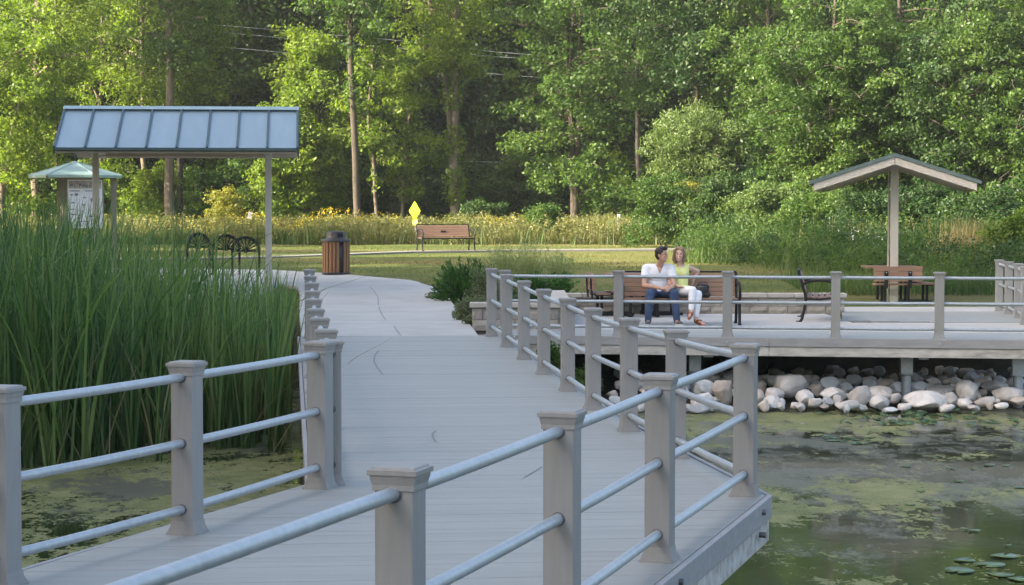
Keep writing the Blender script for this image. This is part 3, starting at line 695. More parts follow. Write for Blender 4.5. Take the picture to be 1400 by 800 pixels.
T('thin_tree', 'thin crooked tree with sparse bright leaves beside the tall straight dark trunk', 520, 90, dict(trunks=[dict(p=pxpath([(524, 290), (514, 220), (508, 140), (516, 70), (505, -20)], 93, g0), r=.085, top=.4, wob=.03)], lo=3.0, hi=9.5, rad=1.3, limbs=20, cl=4, per=55, cr=.5, hug=(2.0, 6.0, .35, 420)), 22, 'leaf_bright', 'bark')
T('thin_tree', 'forked small tree with lit lime leaves above the yellow diamond sign', 548, 92, dict(trunks=[dict(p=pxpath([(545, 290), (551, 220), (557, 160), (572, 100), (578, 60)], 92, g0), r=.09, top=.35, wob=.02), dict(p=pxpath([(545, 290), (550, 220), (556, 160), (545, 110), (541, 60)], 92, g0), r=.07, top=.35, wob=.02)], lo=1.6, hi=8.5, rad=1.35, limbs=26, cl=5, per=60, cr=.5, el=(-.1, .5), hug=(1.0, 5.0, .3, 300)), 23, 'leaf_bright', 'bark')
T('ivy_tree', 'pair of tall trunks wrapped in climbing leaves behind the lawn bench', 622, 92, dict(trunks=[dict(p=pxpath([(608, 290), (603, 200), (592, 90), (574, 0), (558, -90)], 92, g0), r=.15, top=.5, wob=.02), dict(p=pxpath([(640, 290), (640, 190), (641, 90), (643, 0), (646, -120)], 92, g0), r=.21, top=.6, wob=.01), dict(p=pxpath([(622, 290), (625, 180), (618, 90), (612, 0)], 92, g0), r=.07, top=.5, wob=.03)], lo=7.0, hi=14, rad=3.0, limbs=36, cl=5, per=80, cr=.7, hug=(.2, 7.6, .75, 1500)), 24, 'leaf_bright', 'bark')
T('broad_tree', 'broad green tree with several trunks standing alone in mid wood', 785, 90, dict(trunks=[dict(p=pxpath([(768, 290), (772, 200), (776, 100), (774, -20), (765, -100)], 90, g0), r=.16, top=.4, wob=.03), dict(p=pxpath([(789, 290), (786, 200), (782, 90), (790, 0), (800, -100)], 90, g0), r=.15, top=.4, wob=.03), dict(p=pxpath([(806, 290), (800, 170), (796, 80), (798, -30)], 90, g0), r=.14, top=.4, wob=.03)], lo=1.3, hi=12.5, rad=3.0, limbs=54, cl=6, per=80, cr=.6, el=(-.15, .55), prof=lambda u: .62 + .45 * np.sin(np.pi * np.clip(u, 0, 1)) ** .7), 25, 'leaf_mid', 'bark_dark')
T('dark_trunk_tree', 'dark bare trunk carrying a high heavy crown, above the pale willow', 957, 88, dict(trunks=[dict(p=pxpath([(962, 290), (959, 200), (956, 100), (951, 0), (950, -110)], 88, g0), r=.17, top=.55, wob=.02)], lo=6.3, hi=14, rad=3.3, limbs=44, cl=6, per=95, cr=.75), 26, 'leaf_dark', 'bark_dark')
T('tall_tree', 'mid green tall tree filling the top between the broad tree and dark trunk', 872, 99, dict(trunks=[straight(15, .16)], lo=5.5, hi=15, rad=2.8, limbs=34, cl=6, per=85, cr=.8), 27, 'leaf_mid', 'bark_dark')
T('willow_tree', 'pale green willow like tree with feathery leaves in front of the dark trunk', 945, 84, dict(trunks=[straight(5.2, .08, (.2, 0)), straight(4.6, .07, (-.9, .1)), straight(4.6, .07, (.9, -.2))], lo=.6, hi=5.4, rad=1.75, limbs=60, cl=6, per=85, cr=.5, el=(.3, 1.0), up=.1, ldroop=.6), 28, 'leaf_willow', 'bark', .17, wid=.3)
T('tall_tree', 'leafy tree with two dark stems left of the vine covered bank', 1066, 86, dict(trunks=[dict(p=pxpath([(1072, 300), (1064, 180), (1056, 90), (1054, -40)], 86, g0), r=.14, top=.5, wob=.02), dict(p=pxpath([(1050, 300), (1044, 190), (1030, 120), (1022, 60)], 86, g0), r=.08, top=.5, wob=.02)], lo=2.6, hi=12.5, rad=2.3, limbs=46, cl=6, per=85, cr=.65), 29, 'leaf_mid', 'bark_dark')
full = lambda u: .75 + .35 * np.sin(np.pi * np.clip(u, 0, 1)) ** .6
T('vine_tree', 'bright vine draped tree mass left of the small pavilion', 1132, 76, dict(trunks=[straight(10, .16, (.2, 0)), straight(7.5, .1, (-1.2, 0)), straight(8, .1, (1.1, .3))], lo=.3, hi=10.6, rad=2.2, limbs=84, cl=7, per=110, cr=.5, prof=full, el=(-.2, .5)), 30, 'leaf_mid', 'bark_dark', .135)
T('vine_tree', 'dense vine draped tree rising right behind the small pavilion', 1222, 79, dict(trunks=[straight(12, .16, (.2, 0)), straight(8, .1, (-1., 0)), straight(9, .1, (1.1, .3))], lo=.3, hi=12, rad=2.3, limbs=84, cl=7, per=115, cr=.52, prof=full, el=(-.2, .5)), 31, 'leaf_mid', 'bark_dark', .135)
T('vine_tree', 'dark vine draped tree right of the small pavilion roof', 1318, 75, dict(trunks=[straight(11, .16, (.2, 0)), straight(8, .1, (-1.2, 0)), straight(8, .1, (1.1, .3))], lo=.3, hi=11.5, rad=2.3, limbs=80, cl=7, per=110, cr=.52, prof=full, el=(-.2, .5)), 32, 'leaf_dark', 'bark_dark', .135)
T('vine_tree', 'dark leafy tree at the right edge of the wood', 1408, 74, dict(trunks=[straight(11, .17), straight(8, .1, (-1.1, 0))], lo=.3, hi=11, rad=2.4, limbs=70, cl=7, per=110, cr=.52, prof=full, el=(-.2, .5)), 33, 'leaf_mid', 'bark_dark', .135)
T('sapling', 'small yellow leaved sapling under the shelter roof, above the flowers', 305, 84, dict(trunks=[straight(2.0, .03)], lo=.3, hi=2.2, rad=.75, limbs=22, cl=5, per=40, cr=.28), 34, 'leaf_yellow', 'bark', .1, cat='sapling')
T('sapling', 'lime yellow sapling below the pale willow, left of its shrubs', 938, 78, dict(trunks=[straight(2.4, .035, (.1, 0))], lo=.5, hi=2.7, rad=.6, limbs=20, cl=5, per=36, cr=.26), 35, 'leaf_yellow', 'bark', .1, cat='sapling')
# shrubs in front of the wood, each with its own place
def shrub_meshes(seed, leaf, h, rad, per=70, cr=.35, size=.1, wid=.55, limbs=34, el=(.1, 1.1)):
    return tree_meshes('shrub', dict(trunks=[straight(h * .8, .03, (random.uniform(-.2, .2), 0)), straight(h * .7, .025, (-rad * .4, .1)), straight(h * .7, .025, (rad * .4, -.1))], lo=.08, hi=h, rad=rad, limbs=limbs, cl=6, per=per, cr=cr, el=el, prof=lambda u: 1.05 - .55 * u), seed, M[leaf], M['bark_dark'], size, wid, 5)
def S(label, px, D, seed, leaf, h, rad, **k):
    x, y = at(px, D); return tree('shrub', label, x, y, shrub_meshes(seed, leaf, h, rad, **k), cat='shrub')
S('olive shrub at the foot of the pale willow', 905, 74, 41, 'leaf_mid', 2.9, 1.4)
S('dull green shrub right of the lime yellow sapling', 985, 70, 42, 'leaf_dark', 3.2, 1.5)
S('grey green shrub left of the bright vine draped tree', 1045, 68, 43, 'leaf_willow', 2.7, 1.4)
S('bright green shrub behind the side bench', 1105, 64, 44, 'leaf_mid', 2.0, 1.2)
S('pale leafed shrub beside the far right railing posts', 1388, 52, 45, 'leaf_bright', 1.6, .8)
S('dark shrub under the bright vine draped tree', 1168, 66, 46, 'leaf_dark', 2.3, 1.3)
S('dark rounded shrub behind the small pavilion post', 1262, 66, 47, 'leaf_dark', 2.6, 1.6)
S('dark bushy shrub at the right edge below the vine draped trees', 1345, 63, 50, 'leaf_dark', 2.4, 1.5)
S('small round shrub standing in the meadow by the broad tree', 740, 80, 48, 'leaf_mid', 1.5, .9)
S('green shrub under the ivy wrapped trunks', 655, 86, 49, 'leaf_dark', 1.8, .9)

us = [shrub_meshes(400 + i, lf, 3.2, 1.6, per=60, cr=.45, size=.14) for i, lf in enumerate(('leaf_mid', 'leaf_bright', 'leaf_dark'))]
ru = random.Random(12); uf = {}
for px in (170, 215, 268, 330, 352, 398, 462, 505, 568, 600, 672, 700, 728, 830, 858, 885, 120, 60, 20):
    D_ = ru.uniform(96, 103); k = ru.choice([0, 0, 1, 2]); x, y = at(px, D_); s_ = ru.uniform(.75, 1.35)
    if k not in uf: uf[k] = tree('understory_shrub', 'leafy understory shrub among the trunks at the edge of the wood', x, y, us[k], 0, s_, 'understory shrubs between the trunks', 'shrub')
    else: clone(uf[k], (x, y, gz(x, y) - .05), ru.uniform(0, 6.28), s_)

# the wood behind: alike trees, copied
bgs = []
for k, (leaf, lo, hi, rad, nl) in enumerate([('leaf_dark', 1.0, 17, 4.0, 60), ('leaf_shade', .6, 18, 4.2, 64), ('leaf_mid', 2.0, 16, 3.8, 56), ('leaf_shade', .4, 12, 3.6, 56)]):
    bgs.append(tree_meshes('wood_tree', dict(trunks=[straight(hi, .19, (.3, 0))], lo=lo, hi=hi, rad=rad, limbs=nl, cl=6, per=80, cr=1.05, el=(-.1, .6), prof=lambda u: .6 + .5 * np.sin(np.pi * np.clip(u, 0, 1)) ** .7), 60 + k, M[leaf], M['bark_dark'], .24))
rt = random.Random(5); first = {}
for row, (D, step, jit) in enumerate([(106, 3.5, 1.0), (113, 4.2, 1.5), (121, 4.6, 2), (131, 5.5, 2)]):
    x = -D * .285
    while x < D * .285:
        k = rt.choice([0, 1, 1, 2, 3] if row < 2 else [0, 1, 1, 3]); y = D + rt.uniform(-jit, jit); s_ = rt.uniform(.85, 1.15); rz = rt.uniform(0, 6.28)
        lab = 'leafy tree in the dense dark wood behind the nearer trunks'
        if k not in first: first[k] = tree('wood_tree', lab, x, y, bgs[k], rz, s_, 'trees of the dense wood behind')
        else: clone(first[k], (x, y, gz(x, y)), rz, s_ * rt.uniform(.9, 1.1))
        x += step * rt.uniform(.75, 1.3)
# unseen trees out of view on the left, placed and sized to shade the pond
def wood_mass(name, spots, seed, leaf, size, per=55):
    LVs, LQs, TV, TQ, k, kt = [], [], [], [], 0, 0
    for i, (x, y, h, rad) in enumerate(spots):
        lines, P, d = grow(dict(trunks=[straight(h, .2, (.4, .2))], lo=h * .12, hi=h, rad=rad, limbs=40, cl=5, per=per, cr=1.1, el=(-.1, .7), prof=full), seed + i)
        rg = np.random.default_rng(seed + 99 + i); V, Q = leaf_geo(P, size, .7, rg, .4, d); o = np.array([x, y, gz(x, y)])
        LVs.append(V + o); LQs.append(Q + k); k += len(V)
        V, Q = tube_geo(lines[:1], 6); LVs.append(V + o); LQs.append(Q + k); k += len(V)
    o = bpy.data.objects.new(name, np_mesh(name, np.concatenate(LVs), np.concatenate(LQs), M[leaf])); link(o)
    return tag(o, 'unseen shade trees beyond the left edge', None, None, 'stuff')
rs = random.Random(3)
spots = [(-27 - rs.uniform(0, 3), y, rs.uniform(21, 25), rs.uniform(3.9, 4.8)) for y in np.arange(-32, 42, 3.7)] + [(-35 - rs.uniform(0, 4), y, rs.uniform(20, 25), 4.6) for y in np.arange(-30, 40, 4.6)]
spots += [(-30, 50, 14, 2.8), (-33, 59, 13, 2.4), (-29, 69, 12, 2.2)]
wood_mass('left_shade_trees', spots, 300, 'leaf_dark', .62)
# ------------------------------------------------------------------ benches
def bench_parts(L, nback=5, nseat=5, slat='brown_plank', toprail=True):
    fr = MB()
    fr.tube(smooth_line([(0, .36, 0), (0, .31, .05), (0, .245, .38), (0, .30, .62), (0, .375, .86)], 9), .025, 8)
    fr.tube(smooth_line([(0, -.30, 0), (0, -.255, .05), (0, -.235, .25), (0, -.255, .43)], 7), .025, 8)
    fr.tube([(0, -.26, .415), (0, 0, .385), (0, .25, .39)], .019, 8)
    fr.tube(smooth_line([(0, .30, .64), (0, .17, .695), (0, -.05, .71), (0, -.22, .67), (0, -.295, .56), (0, -.255, .43)], 12), .025, 8)
    fr.box((0, .365, .008), (.06, .09, .016)); fr.box((0, -.30, .008), (.06, .08, .016))
    me_f = fr.mesh('end_frame', M['iron'])
    out = []
    for sx in (-L / 2, L / 2): out.append(('end_frame', me_f, (sx, 0, 0), (0, 0, 0)))
    b = MB(); b.box((0, 0, 0), (L - .05, .024, .073)); mb_ = b.mesh('backrest_slat', M[slat])
    for i in range(nback):
        u = (i + .5) / nback; z = .455 + u * .385; y = .262 + u * .098
        out.append(('backrest_slat', mb_, (0, y - .012, z), (-.255, 0, 0)))
    s = MB(); s.box((0, 0, 0), (L - .05, .085, .024)); ms = s.mesh('seat_slat', M[slat])
    for i in range(nseat):
        u = i / (nseat - 1); out.append(('seat_slat', ms, (0, -.235 + u * .42, .43 - .02 * math.sin(u * 3)), (0, 0, 0)))
    r = MB()
    if toprail: r.bar((-L / 2, .372, .868), (L / 2, .372, .868), .04, .028)
    r.bar((-L / 2, .25, .405), (L / 2, .25, .405), .03, .03); r.bar((-L / 2, -.255, .40), (L / 2, -.255, .40), .03, .035)
    out.append(('frame_rail', r.mesh('frame_rail', M['iron']), (0, 0, 0), (0, 0, 0)))
    return out
def bench(label, x, y, z, rz, L, **k):
    t = thing('park_bench', label, 'bench', (x, y, z), rz)
    for n, me, lo, ro in bench_parts(L, **k): place(me, n, t, lo, ro, bevel=.004 if 'slat' in n else 0)
    return t
bn = bench('slatted bench with black arms standing alone on the lawn before the wildflowers', lat(610, 68.6), 68.6, float(land(68.6)) + .06, .38, 1.85)
mb = MB(); mb.box((0, .278, .63), (.20, .012, .06), Matrix.Rotation(-.255, 3, 'X')); mb.build('plaque', M['iron'], bn)
for xx in (-.35, .35):
    mb = MB(); mb.bar((xx, .25, .45), (xx, .34, .83), .03, .012, (0, 1, 0)); mb.build('back_brace', M['iron'], bn)
BX, BY = lat(930, 34.4), 34.4
bench('brown slatted bench with black frame on which the couple sits', BX, BY, PZ, 0, 1.95)
mb = MB()
bench('black framed bench seen from its end, facing the pavilion', lat(1122, 35.9), 35.9, PZ, math.pi / 2 - .15, 1.7)

# picnic tables with a backed seat
def picnic(label, x, y, rz, left=True):
    t = thing('picnic_table', label, 'picnic table', (x, y, PZ), rz)
    for i in range(5):
        mb = MB(); mb.box((0, -.42 + .21 * i, .74), (1.13, .20, .038)); mb.build('table_plank', M['brown_plank'], t, .005)
    def seat(sx, rot, back):
        m = Matrix.Rotation(rot, 3, 'Z')
        mb = MB(); mb.box(m @ Vector((0, -.69, .405)), (.95, .26, .036), m); mb.build('seat_plank', M['brown_plank'], t, .005)
        for s in (-.24, .24):
            mb = MB()
            for a, b in (((s, -.69, .385), (s, -.69, .03)), ((s, -.80, .03), (s, -.1, .03)), ((s, -.45, .40), (s, -.82, .385))):
                mb.bar(m @ Vector(a), m @ Vector(b), .05, .05, m @ Vector((1, 0, 0)))
            if back: mb.bar(m @ Vector((s, -.865, .33)), m @ Vector((s, -.895, .68)), .075, .028, m @ Vector((0, 1, 0)))
            mb.build('seat_bracket', M['iron'], t)
            if back:
                mb = MB()
                for zz in (.54, .65): mb.tube([m @ Vector((s, -.905, zz)), m @ Vector((s, -.918, zz))], .013, 8)
                mb.build('bolt', M['galv'], t)
        if back:
            for zz in (.515, .62, .722):
                mb = MB(); mb.box(m @ Vector((0, -.86 - .0 * zz, zz)), (.98, .034, .098), m); mb.build('backrest_plank', M['brown_plank'], t, .005)
    seat(0, 0, True); seat(0, math.pi / 2, False); 
    if left: seat(0, math.pi, False); seat(0, -math.pi / 2, False)
    mb = MB()
    for s in (-.24, .24): mb.bar((s, -.3, .03), (s, -.3, .71), .05, .05); mb.bar((s, .3, .03), (s, .3, .71), .05, .05); mb.bar((s, -.5, .70), (s, .5, .70), .05, .04)
    mb.build('table_frame', M['iron'], t)
    return t
picnic('brown plank picnic table beside the pavilion post, its seat back towards us', lat(1219, 42.4), 42.4, -.03, False)
picnic('brown plank picnic table half hidden behind the bench of the couple', lat(871, 37.3), 37.3, -math.pi / 2 + .12)

# ------------------------------------------------------------------ litter bin
def bin_():
    x, y = lat(459.5, 50.3), 50.3; t = thing('litter_bin', 'round litter bin with upright wooden slats and dark dome lid beside the path', 'litter bin', (x, y, zland(x, y) - .02), 0)
    n = 22
    mb = MB(); mb.box((0, 0, 0), (.07, .024, .76)); me = mb.mesh('slat', M['tan_slat'])
    for i in range(n):
        a = 2 * math.pi * i / n + .07
        if i in (16, 17) and False: continue
        if abs(((a - (-math.pi / 2 + .62)) + math.pi) % (2 * math.pi) - math.pi) < .16: continue
        place(me, 'slat', t, (.325 * math.cos(a), .325 * math.sin(a), .44), (0, 0, a + math.pi / 2), bevel=.003)
    mb = MB(); mb.lathe([(.29, .03), (.305, .03), (.305, .85), (.29, .85)], 28); mb.lathe([(.33, .03), (.345, .03), (.345, .075), (.33, .075), (.33, .03)], 28); mb.build('drum', M['lid'], t)
    mb = MB(); mb.lathe([(.35, .81), (.352, .85), (.34, .875), (.25, .90), (.235, .915), (.235, 1.04), (.22, 1.062), (.1, 1.075), (0, 1.077)], 32); d = mb.build('lid', M['lid'], t)
    mb = MB(); r = .238
    for k, a0 in enumerate((-math.pi / 2 + .55, -math.pi / 2 - 2.6)):
        vs = [(r * math.cos(a0 + .33 * q), r * math.sin(a0 + .33 * q), z) for z in (.935, 1.02) for q in (-1, -.5, 0, .5, 1)]
        mb.add(vs, [(i, i + 1, i + 6, i + 5) for i in range(4)])
    mb.build('mouth', M['mouth_shade'], d)  # near-black patches on the closed lid, painted as the dark inside of its openings
bin_()

# ------------------------------------------------------------------ wagon wheel bicycle racks
def wheel_rack(label, px, D, rz, r, top, grp='wagon wheel bicycle racks'):
    x = lat(px, D); t = thing('bicycle_rack', label, 'bicycle rack', (x, D, zland(x, D)), rz, grp)
    zc = top - r
    arc = [(r * math.cos(a), 0, zc + r * math.sin(a)) for a in np.linspace(0, math.pi, 20)]
    mb = MB()
    for a, b in zip(arc, arc[1:]): mb.bar(a, b, .06, .075, (a[0] + b[0], 0, a[2] + b[2] - 2 * zc))
    mb.build('rim', M['iron'], t)
    for k in range(9):
        a = math.pi * (k + .5) / 9; mb = MB(); mb.tube([(.05 * math.cos(a), 0, zc + .05 * math.sin(a)), ((r - .02) * math.cos(a), 0, zc + (r - .02) * math.sin(a))], .016, 6); mb.build('spoke', M['iron'], t)
    mb = MB(); mb.tube([(0, -.05, zc + .03), (0, .05, zc + .03)], .075, 14); mb.build('hub', M['iron'], t)
    for s in (-1, 1):
        mb = MB(); mb.bar((s * r, 0, zc + .01), (s * r, 0, -.03), .055, .05, (1, 0, 0)); mb.build('leg', M['iron'], t)
    mb = MB(); mb.bar((-r, 0, zc), (r, 0, zc), .04, .04); mb.build('cross_bar', M['iron'], t)
wheel_rack('wagon wheel bicycle rack farthest from the shelter post', 271, 50.6, .75, .33, .98)
wheel_rack('middle wagon wheel bicycle rack of the row', 309, 50.2, .3, .33, .95)
wheel_rack('wagon wheel bicycle rack nearest the shelter post', 336, 49.6, .1, .325, .92)

# ------------------------------------------------------------------ gabled entrance shelter on the left
def shelter():
    x, y = lat(250, 45.2), 45.2; z = float(land(45)) + .03
    t = thing('shelter', 'open shelter with seamed blue metal gable roof on two pale posts', 'shelter', (x, y, z), .10)
    HX, SP, ZR, ZE = 2.53, 2.0, 3.98, 3.06
    for s in (-1, 1):
        n = 8; w = 2 * HX / n
        for i in range(n):
            xa, xb = -HX + i * w, -HX + (i + 1) * w - .004
            mb = MB(); mb.add([(xa, s * SP, ZE), (xb, s * SP, ZE), (xb, 0, ZR), (xa, 0, ZR), (xa, s * SP, ZE - .035), (xb, s * SP, ZE - .035), (xb, 0, ZR - .035), (xa, 0, ZR - .035)],
                              [(0, 1, 2, 3), (7, 6, 5, 4), (0, 4, 5, 1), (1, 5, 6, 2), (2, 6, 7, 3), (3, 7, 4, 0)][:: 1])
            mb.build('roof_panel', M['roof_metal'], t)
        for i in range(n + 1):
            xx = -HX + i * w; mb = MB(); mb.bar((xx, s * SP * 1.005, ZE + .02), (xx, s * .03, ZR + .012), .045, .045); mb.build('standing_seam', M['roof_dark'], t)
        mb = MB(); mb.bar((-HX, s * (SP + .015), ZE - .012), (HX, s * (SP + .015), ZE - .012), .03, .06); mb.build('eave_trim', M['roof_dark'], t)
        mb = MB(); mb.add([(-HX + .04, s * (SP - .04), ZE - .06), (HX - .04, s * (SP - .04), ZE - .06), (HX - .04, 0, ZR - .06), (-HX + .04, 0, ZR - .06), (-HX + .04, s * (SP - .04), ZE - .10), (HX - .04, s * (SP - .04), ZE - .10), (HX - .04, 0, ZR - .1), (-HX + .04, 0, ZR - .1)],
                         [(0, 1, 2, 3), (7, 6, 5, 4), (0, 4, 5, 1), (1, 5, 6, 2), (3, 7, 4, 0)]); mb.build('soffit', M['soffit'], t)
        mb = MB(); mb.bar((-HX + .5, s * 1.55, ZE + .02), (HX - .02, s * 1.55, ZE + .02), .09, .2); mb.build('purlin', M['beam'], t)
        for e in (-1, 1):
            mb = MB(); mb.bar((e * (HX + .012), s * SP, ZE - .045), (e * (HX + .012), 0.0, ZR - .045), .025, .15); mb.build('gable_trim', M['roof_dark'], t)
        for e in (-1.88, 1.88):
            mb = MB(); mb.bar((e, s * .05, 3.70), (e, s * 1.72, ZE - .03), .14, .2); mb.build('rafter', M['cream'], t)
    mb = MB(); mb.add([(-HX - .03, -.13, ZR - .005), (HX + .03, -.13, ZR - .005), (HX + .03, 0, ZR + .07), (-HX - .03, 0, ZR + .07), (-HX - .03, .13, ZR - .005), (HX + .03, .13, ZR - .005)], [(0, 1, 2, 3), (3, 2, 5, 4)]); mb.build('ridge_cap', M['ridge_metal'], t)
    for e in (-1.88, 1.88):
        mb = MB(); mb.box((e, 0, 1.9), (.14, .14, 3.85)); mb.build('post', M['cream'], t, .01)
shelter()

# ------------------------------------------------------------------ information kiosk
def kiosk():
    x, y = lat(104, 55), 55.; z = float(land(55)); t = thing('information_kiosk', 'information kiosk with pale green pyramid roof behind the cattails', 'kiosk', (x, y, z), .1)
    ze, za = 2.80 - z, 3.13 - z; n = 6; R0 = 1.23
    for i in range(n):
        a, b = 2 * math.pi * (i + .02) / n, 2 * math.pi * (i + .98) / n
        mb = MB(); p, q = (R0 * math.cos(a), R0 * math.sin(a)), (R0 * math.cos(b), R0 * math.sin(b)); c = .12
        mb.add([(p[0], p[1], ze), (q[0], q[1], ze), (c * q[0], c * q[1], za), (c * p[0], c * p[1], za), (p[0], p[1], ze - .07), (q[0], q[1], ze - .07)], [(0, 1, 2, 3), (0, 4, 5, 1)]); mb.build('roof_panel', M['kiosk_roof'], t)
        a = 2 * math.pi * i / n; mb = MB(); mb.tube([(R0 * math.cos(a), R0 * math.sin(a), ze), (.1 * math.cos(a), .1 * math.sin(a), za)], .028, 6); mb.build('hip_rib', M['kiosk_roof'], t)
    mb = MB(); mb.lathe([(0, za + .06), (.13, za + .02), (.16, za - .04)], 6); mb.build('roof_cap', M['kiosk_roof'], t)
    mb = MB(); mb.lathe([(0, ze - .03), (R0 - .05, ze - .07), (R0 - .02, ze - .05)], 6); mb.build('soffit', M['kiosk_post'], t)
    for px in (80, 87.5, 155):
        mb = MB(); mb.box((lat(px, 55) - x, .05 if px != 80 else .5, ze / 2 - .05), (.15, .15, ze + .1)); mb.build('post', M['kiosk_post'], t, .01)
    xa, xb = lat(91.5, 54.6) - x, lat(138, 54.6) - x; w = xb - xa; cx = (xa + xb) / 2; zt, zb = hgt(246, 54.6) - z, hgt(312, 54.6) - z; hh = zt - zb
    mb = MB(); mb.box((cx, -.4, (zt + zb) / 2), (w + .06, .05, hh + .06)); mb.build('panel_frame', M['kiosk_post'], t, .006)
    mb = MB(); mb.box((cx, -.431, (zt + zb) / 2), (w, .012, hh)); pn = mb.build('map_panel', M['sign_white'], t)
    rk = random.Random(2)
    mb = MB(); yy = -.4395
    def r_(u, v, du, dv): mb.add([(xa + w * u, yy, zt - hh * v), (xa + w * (u + du), yy, zt - hh * v), (xa + w * (u + du), yy, zt - hh * (v + dv)), (xa + w * u, yy, zt - hh * (v + dv))], [(3, 2, 1, 0)])
    r_(.03, .02, .94, .16); mb.build('panel_heading', M['sign_sepia'], pn)
    mb = MB(); yy = -.443
    for i in range(30): u = rk.uniform(.05, .9); r_(u, .12 - rk.uniform(0, .05), rk.uniform(.01, .04), .05)      # skyline of small trees
    for (u, v, du, dv) in ((.2, .28, .1, .05), (.06, .30, .1, .02), (.05, .22, .3, .02), (.5, .22, .35, .02), (.78, .24, .1, .03), (.7, .28, .12, .02), (.66, .38, .08, .07), (.76, .42, .14, .04), (.1, .46, .1, .03), (.06, .6, .14, .02), (.7, .58, .2, .02), (.1, .7, .16, .03), (.6, .74, .25, .03), (.3, .85, .3, .02), (.44, .36, .1, .02), (.42, .5, .08, .03)): r_(u, v, du, dv)
    mb.build('panel_print', M['sign_ink'], pn)
kiosk()

# ------------------------------------------------------------------ small pavilion on the right
def pavilion():
    D0 = 42.0; x, y = lat(1222.5, D0), D0; t = thing('pavilion', 'small gabled pavilion with dark roof edge on pale posts over the patio', 'pavilion', (x, y, PZ), -.183)
    H, ZR, ZE, ya, yb = 1.70, 3.06, 2.50, -.95, 3.6
    for s in (-1, 1):
        def slope(h0, z0, x1, th, y0, y1, name, m, lift=0):
            sl = (ZE - ZR) / H; f = lambda xx: ZR + sl * xx + z0; mb = MB()
            mb.add([(s * h0, y0, f(h0)), (s * x1, y0, f(x1)), (s * x1, y1, f(x1)), (s * h0, y1, f(h0)), (s * h0, y0, f(h0) - th), (s * x1, y0, f(x1) - th), (s * x1, y1, f(x1) - th), (s * h0, y1, f(h0) - th)],
                   [(0, 1, 2, 3), (7, 6, 5, 4), (0, 4, 5, 1), (1, 5, 6, 2), (2, 6, 7, 3), (3, 7, 4, 0)] if s > 0 else [(3, 2, 1, 0), (4, 5, 6, 7), (1, 5, 4, 0), (2, 6, 5, 1), (3, 7, 6, 2), (0, 4, 7, 3)])
            return mb.build(name, m, t)
        slope(0, 0, H, .075, ya, yb, 'roof_slope', M['shingle'])
        slope(.0, -.078, H - .10, .02, ya + .1, yb - .1, 'soffit', M['soffit'])
        slope(.006, -.079, H - .09, .15, ya + .03, ya + .075, 'gable_board', M['cream'])
        slope(.006, -.079, H - .09, .15, yb - .075, yb - .03, 'gable_board', M['cream'])
        slope(H - .14, -.1, H - .09, .13, ya + .08, yb - .08, 'eave_board', M['cream'])
        for yy in (-.02, 2.7): slope(.08, -.1, H - .3, .17, yy, yy + .09, 'rafter', M['cream'])
    for yy in (0, 2.75):
        mb = MB(); mb.box((0, yy, 1.44), (.165, .165, 2.9)); mb.build('post', M['cream'], t, .008)
        mb = MB(); mb.box((0, yy, .01), (.24, .24, .02)); mb.build('base_plate', M['steel_dark'], t)
    mb = MB(); mb.bar((0, .1, 2.82), (0, 2.66, 2.82), .1, .2); mb.build('ridge_beam', M['cream'], t)
    mb = MB(); mb.tube([(-.12, 0.12, 0), (-.12, .12, 2.7)], .018, 8); mb.build('conduit', M['cream'], t)
pavilion()

# ------------------------------------------------------------------ signs, lamp and wires beyond the meadow
def ysign():
    D = 78.2; x = lat(567.5, D); z = float(land(D)); t = thing('warning_sign', 'fluorescent yellow diamond sign above the flower meadow', 'road sign', (x, D, z), -.9)
    zc = hgt(288.5, D) - z; d = .37
    mb = MB(); mb.add([(0, -.02, zc + d), (d, -.02, zc), (0, -.02, zc - d), (-d, -.02, zc), (0, 0, zc + d), (d, 0, zc), (0, 0, zc - d), (-d, 0, zc)], [(3, 2, 1, 0), (4, 5, 6, 7), (0, 1, 5, 4), (1, 2, 6, 5), (2, 3, 7, 6), (3, 0, 4, 7)]); f = mb.build('diamond_face', M['yellow_sign'], t)
    mb = MB()
    for (cx, cz, w, h) in ((0, .11, .05, .05), (0, .02, .06, .11), (-.03, -.07, .03, .08), (.035, -.07, .03, .08), (.07, .03, .05, .03)): mb.box((cx, -.023, zc + cz), (w, .004, h))
    mb.build('walker_symbol', M['sign_black'], f)
    mb = MB(); mb.box((0, -.012, zc - .43), (.34, .012, .26)); q = mb.build('sub_plate', M['yellow_sign'], t)
    mb = MB()
    for i in range(4): mb.box((-.11 + .075 * i, -.021, zc - .43), (.025, .003, .2), Matrix.Rotation(.5, 3, 'Y'))
    mb.build('stripe', M['sign_white'], q)
    mb = MB(); mb.box((0, .025, zc / 2), (.05, .04, zc + .6)); mb.build('post', M['lamp_pole'], t)
ysign()
def stake(label, name, px, D, w, h, ytop, tilt, m, cap=None):
    x = lat(px, D); z = float(land(D)); t = thing(name, label, 'sign' if cap is None else 'marker post', (x, D, z), .1); zt = hgt(ytop, D) - z
    if cap is None:
        mb = MB(); mb.box((0, 0, zt - h / 2), (w, .01, h), Matrix.Rotation(tilt, 3, 'Y')); f = mb.build('sign_plate', M[m], t)
        mb = MB()
        for i in range(3): mb.box((0, -.008, zt - h * (.3 + .2 * i)), (w * .6, .004, .02), Matrix.Rotation(tilt, 3, 'Y'))
        mb.build('sign_print', M['sign_ink'], f)
        mb = MB(); mb.tube([(-.03, .012, -.1), (0, .012, zt - h * .4)], .012, 6); mb.build('stake', M['kiosk_post'], t)
    else:
        mb = MB(); mb.box((0, 0, zt / 2), (w, w, zt)); mb.build('post', M[m], t, .005)
        mb = MB(); mb.box((0, 0, zt - .05), (w + .01, w + .01, .1)); mb.build('band', M[cap], t)
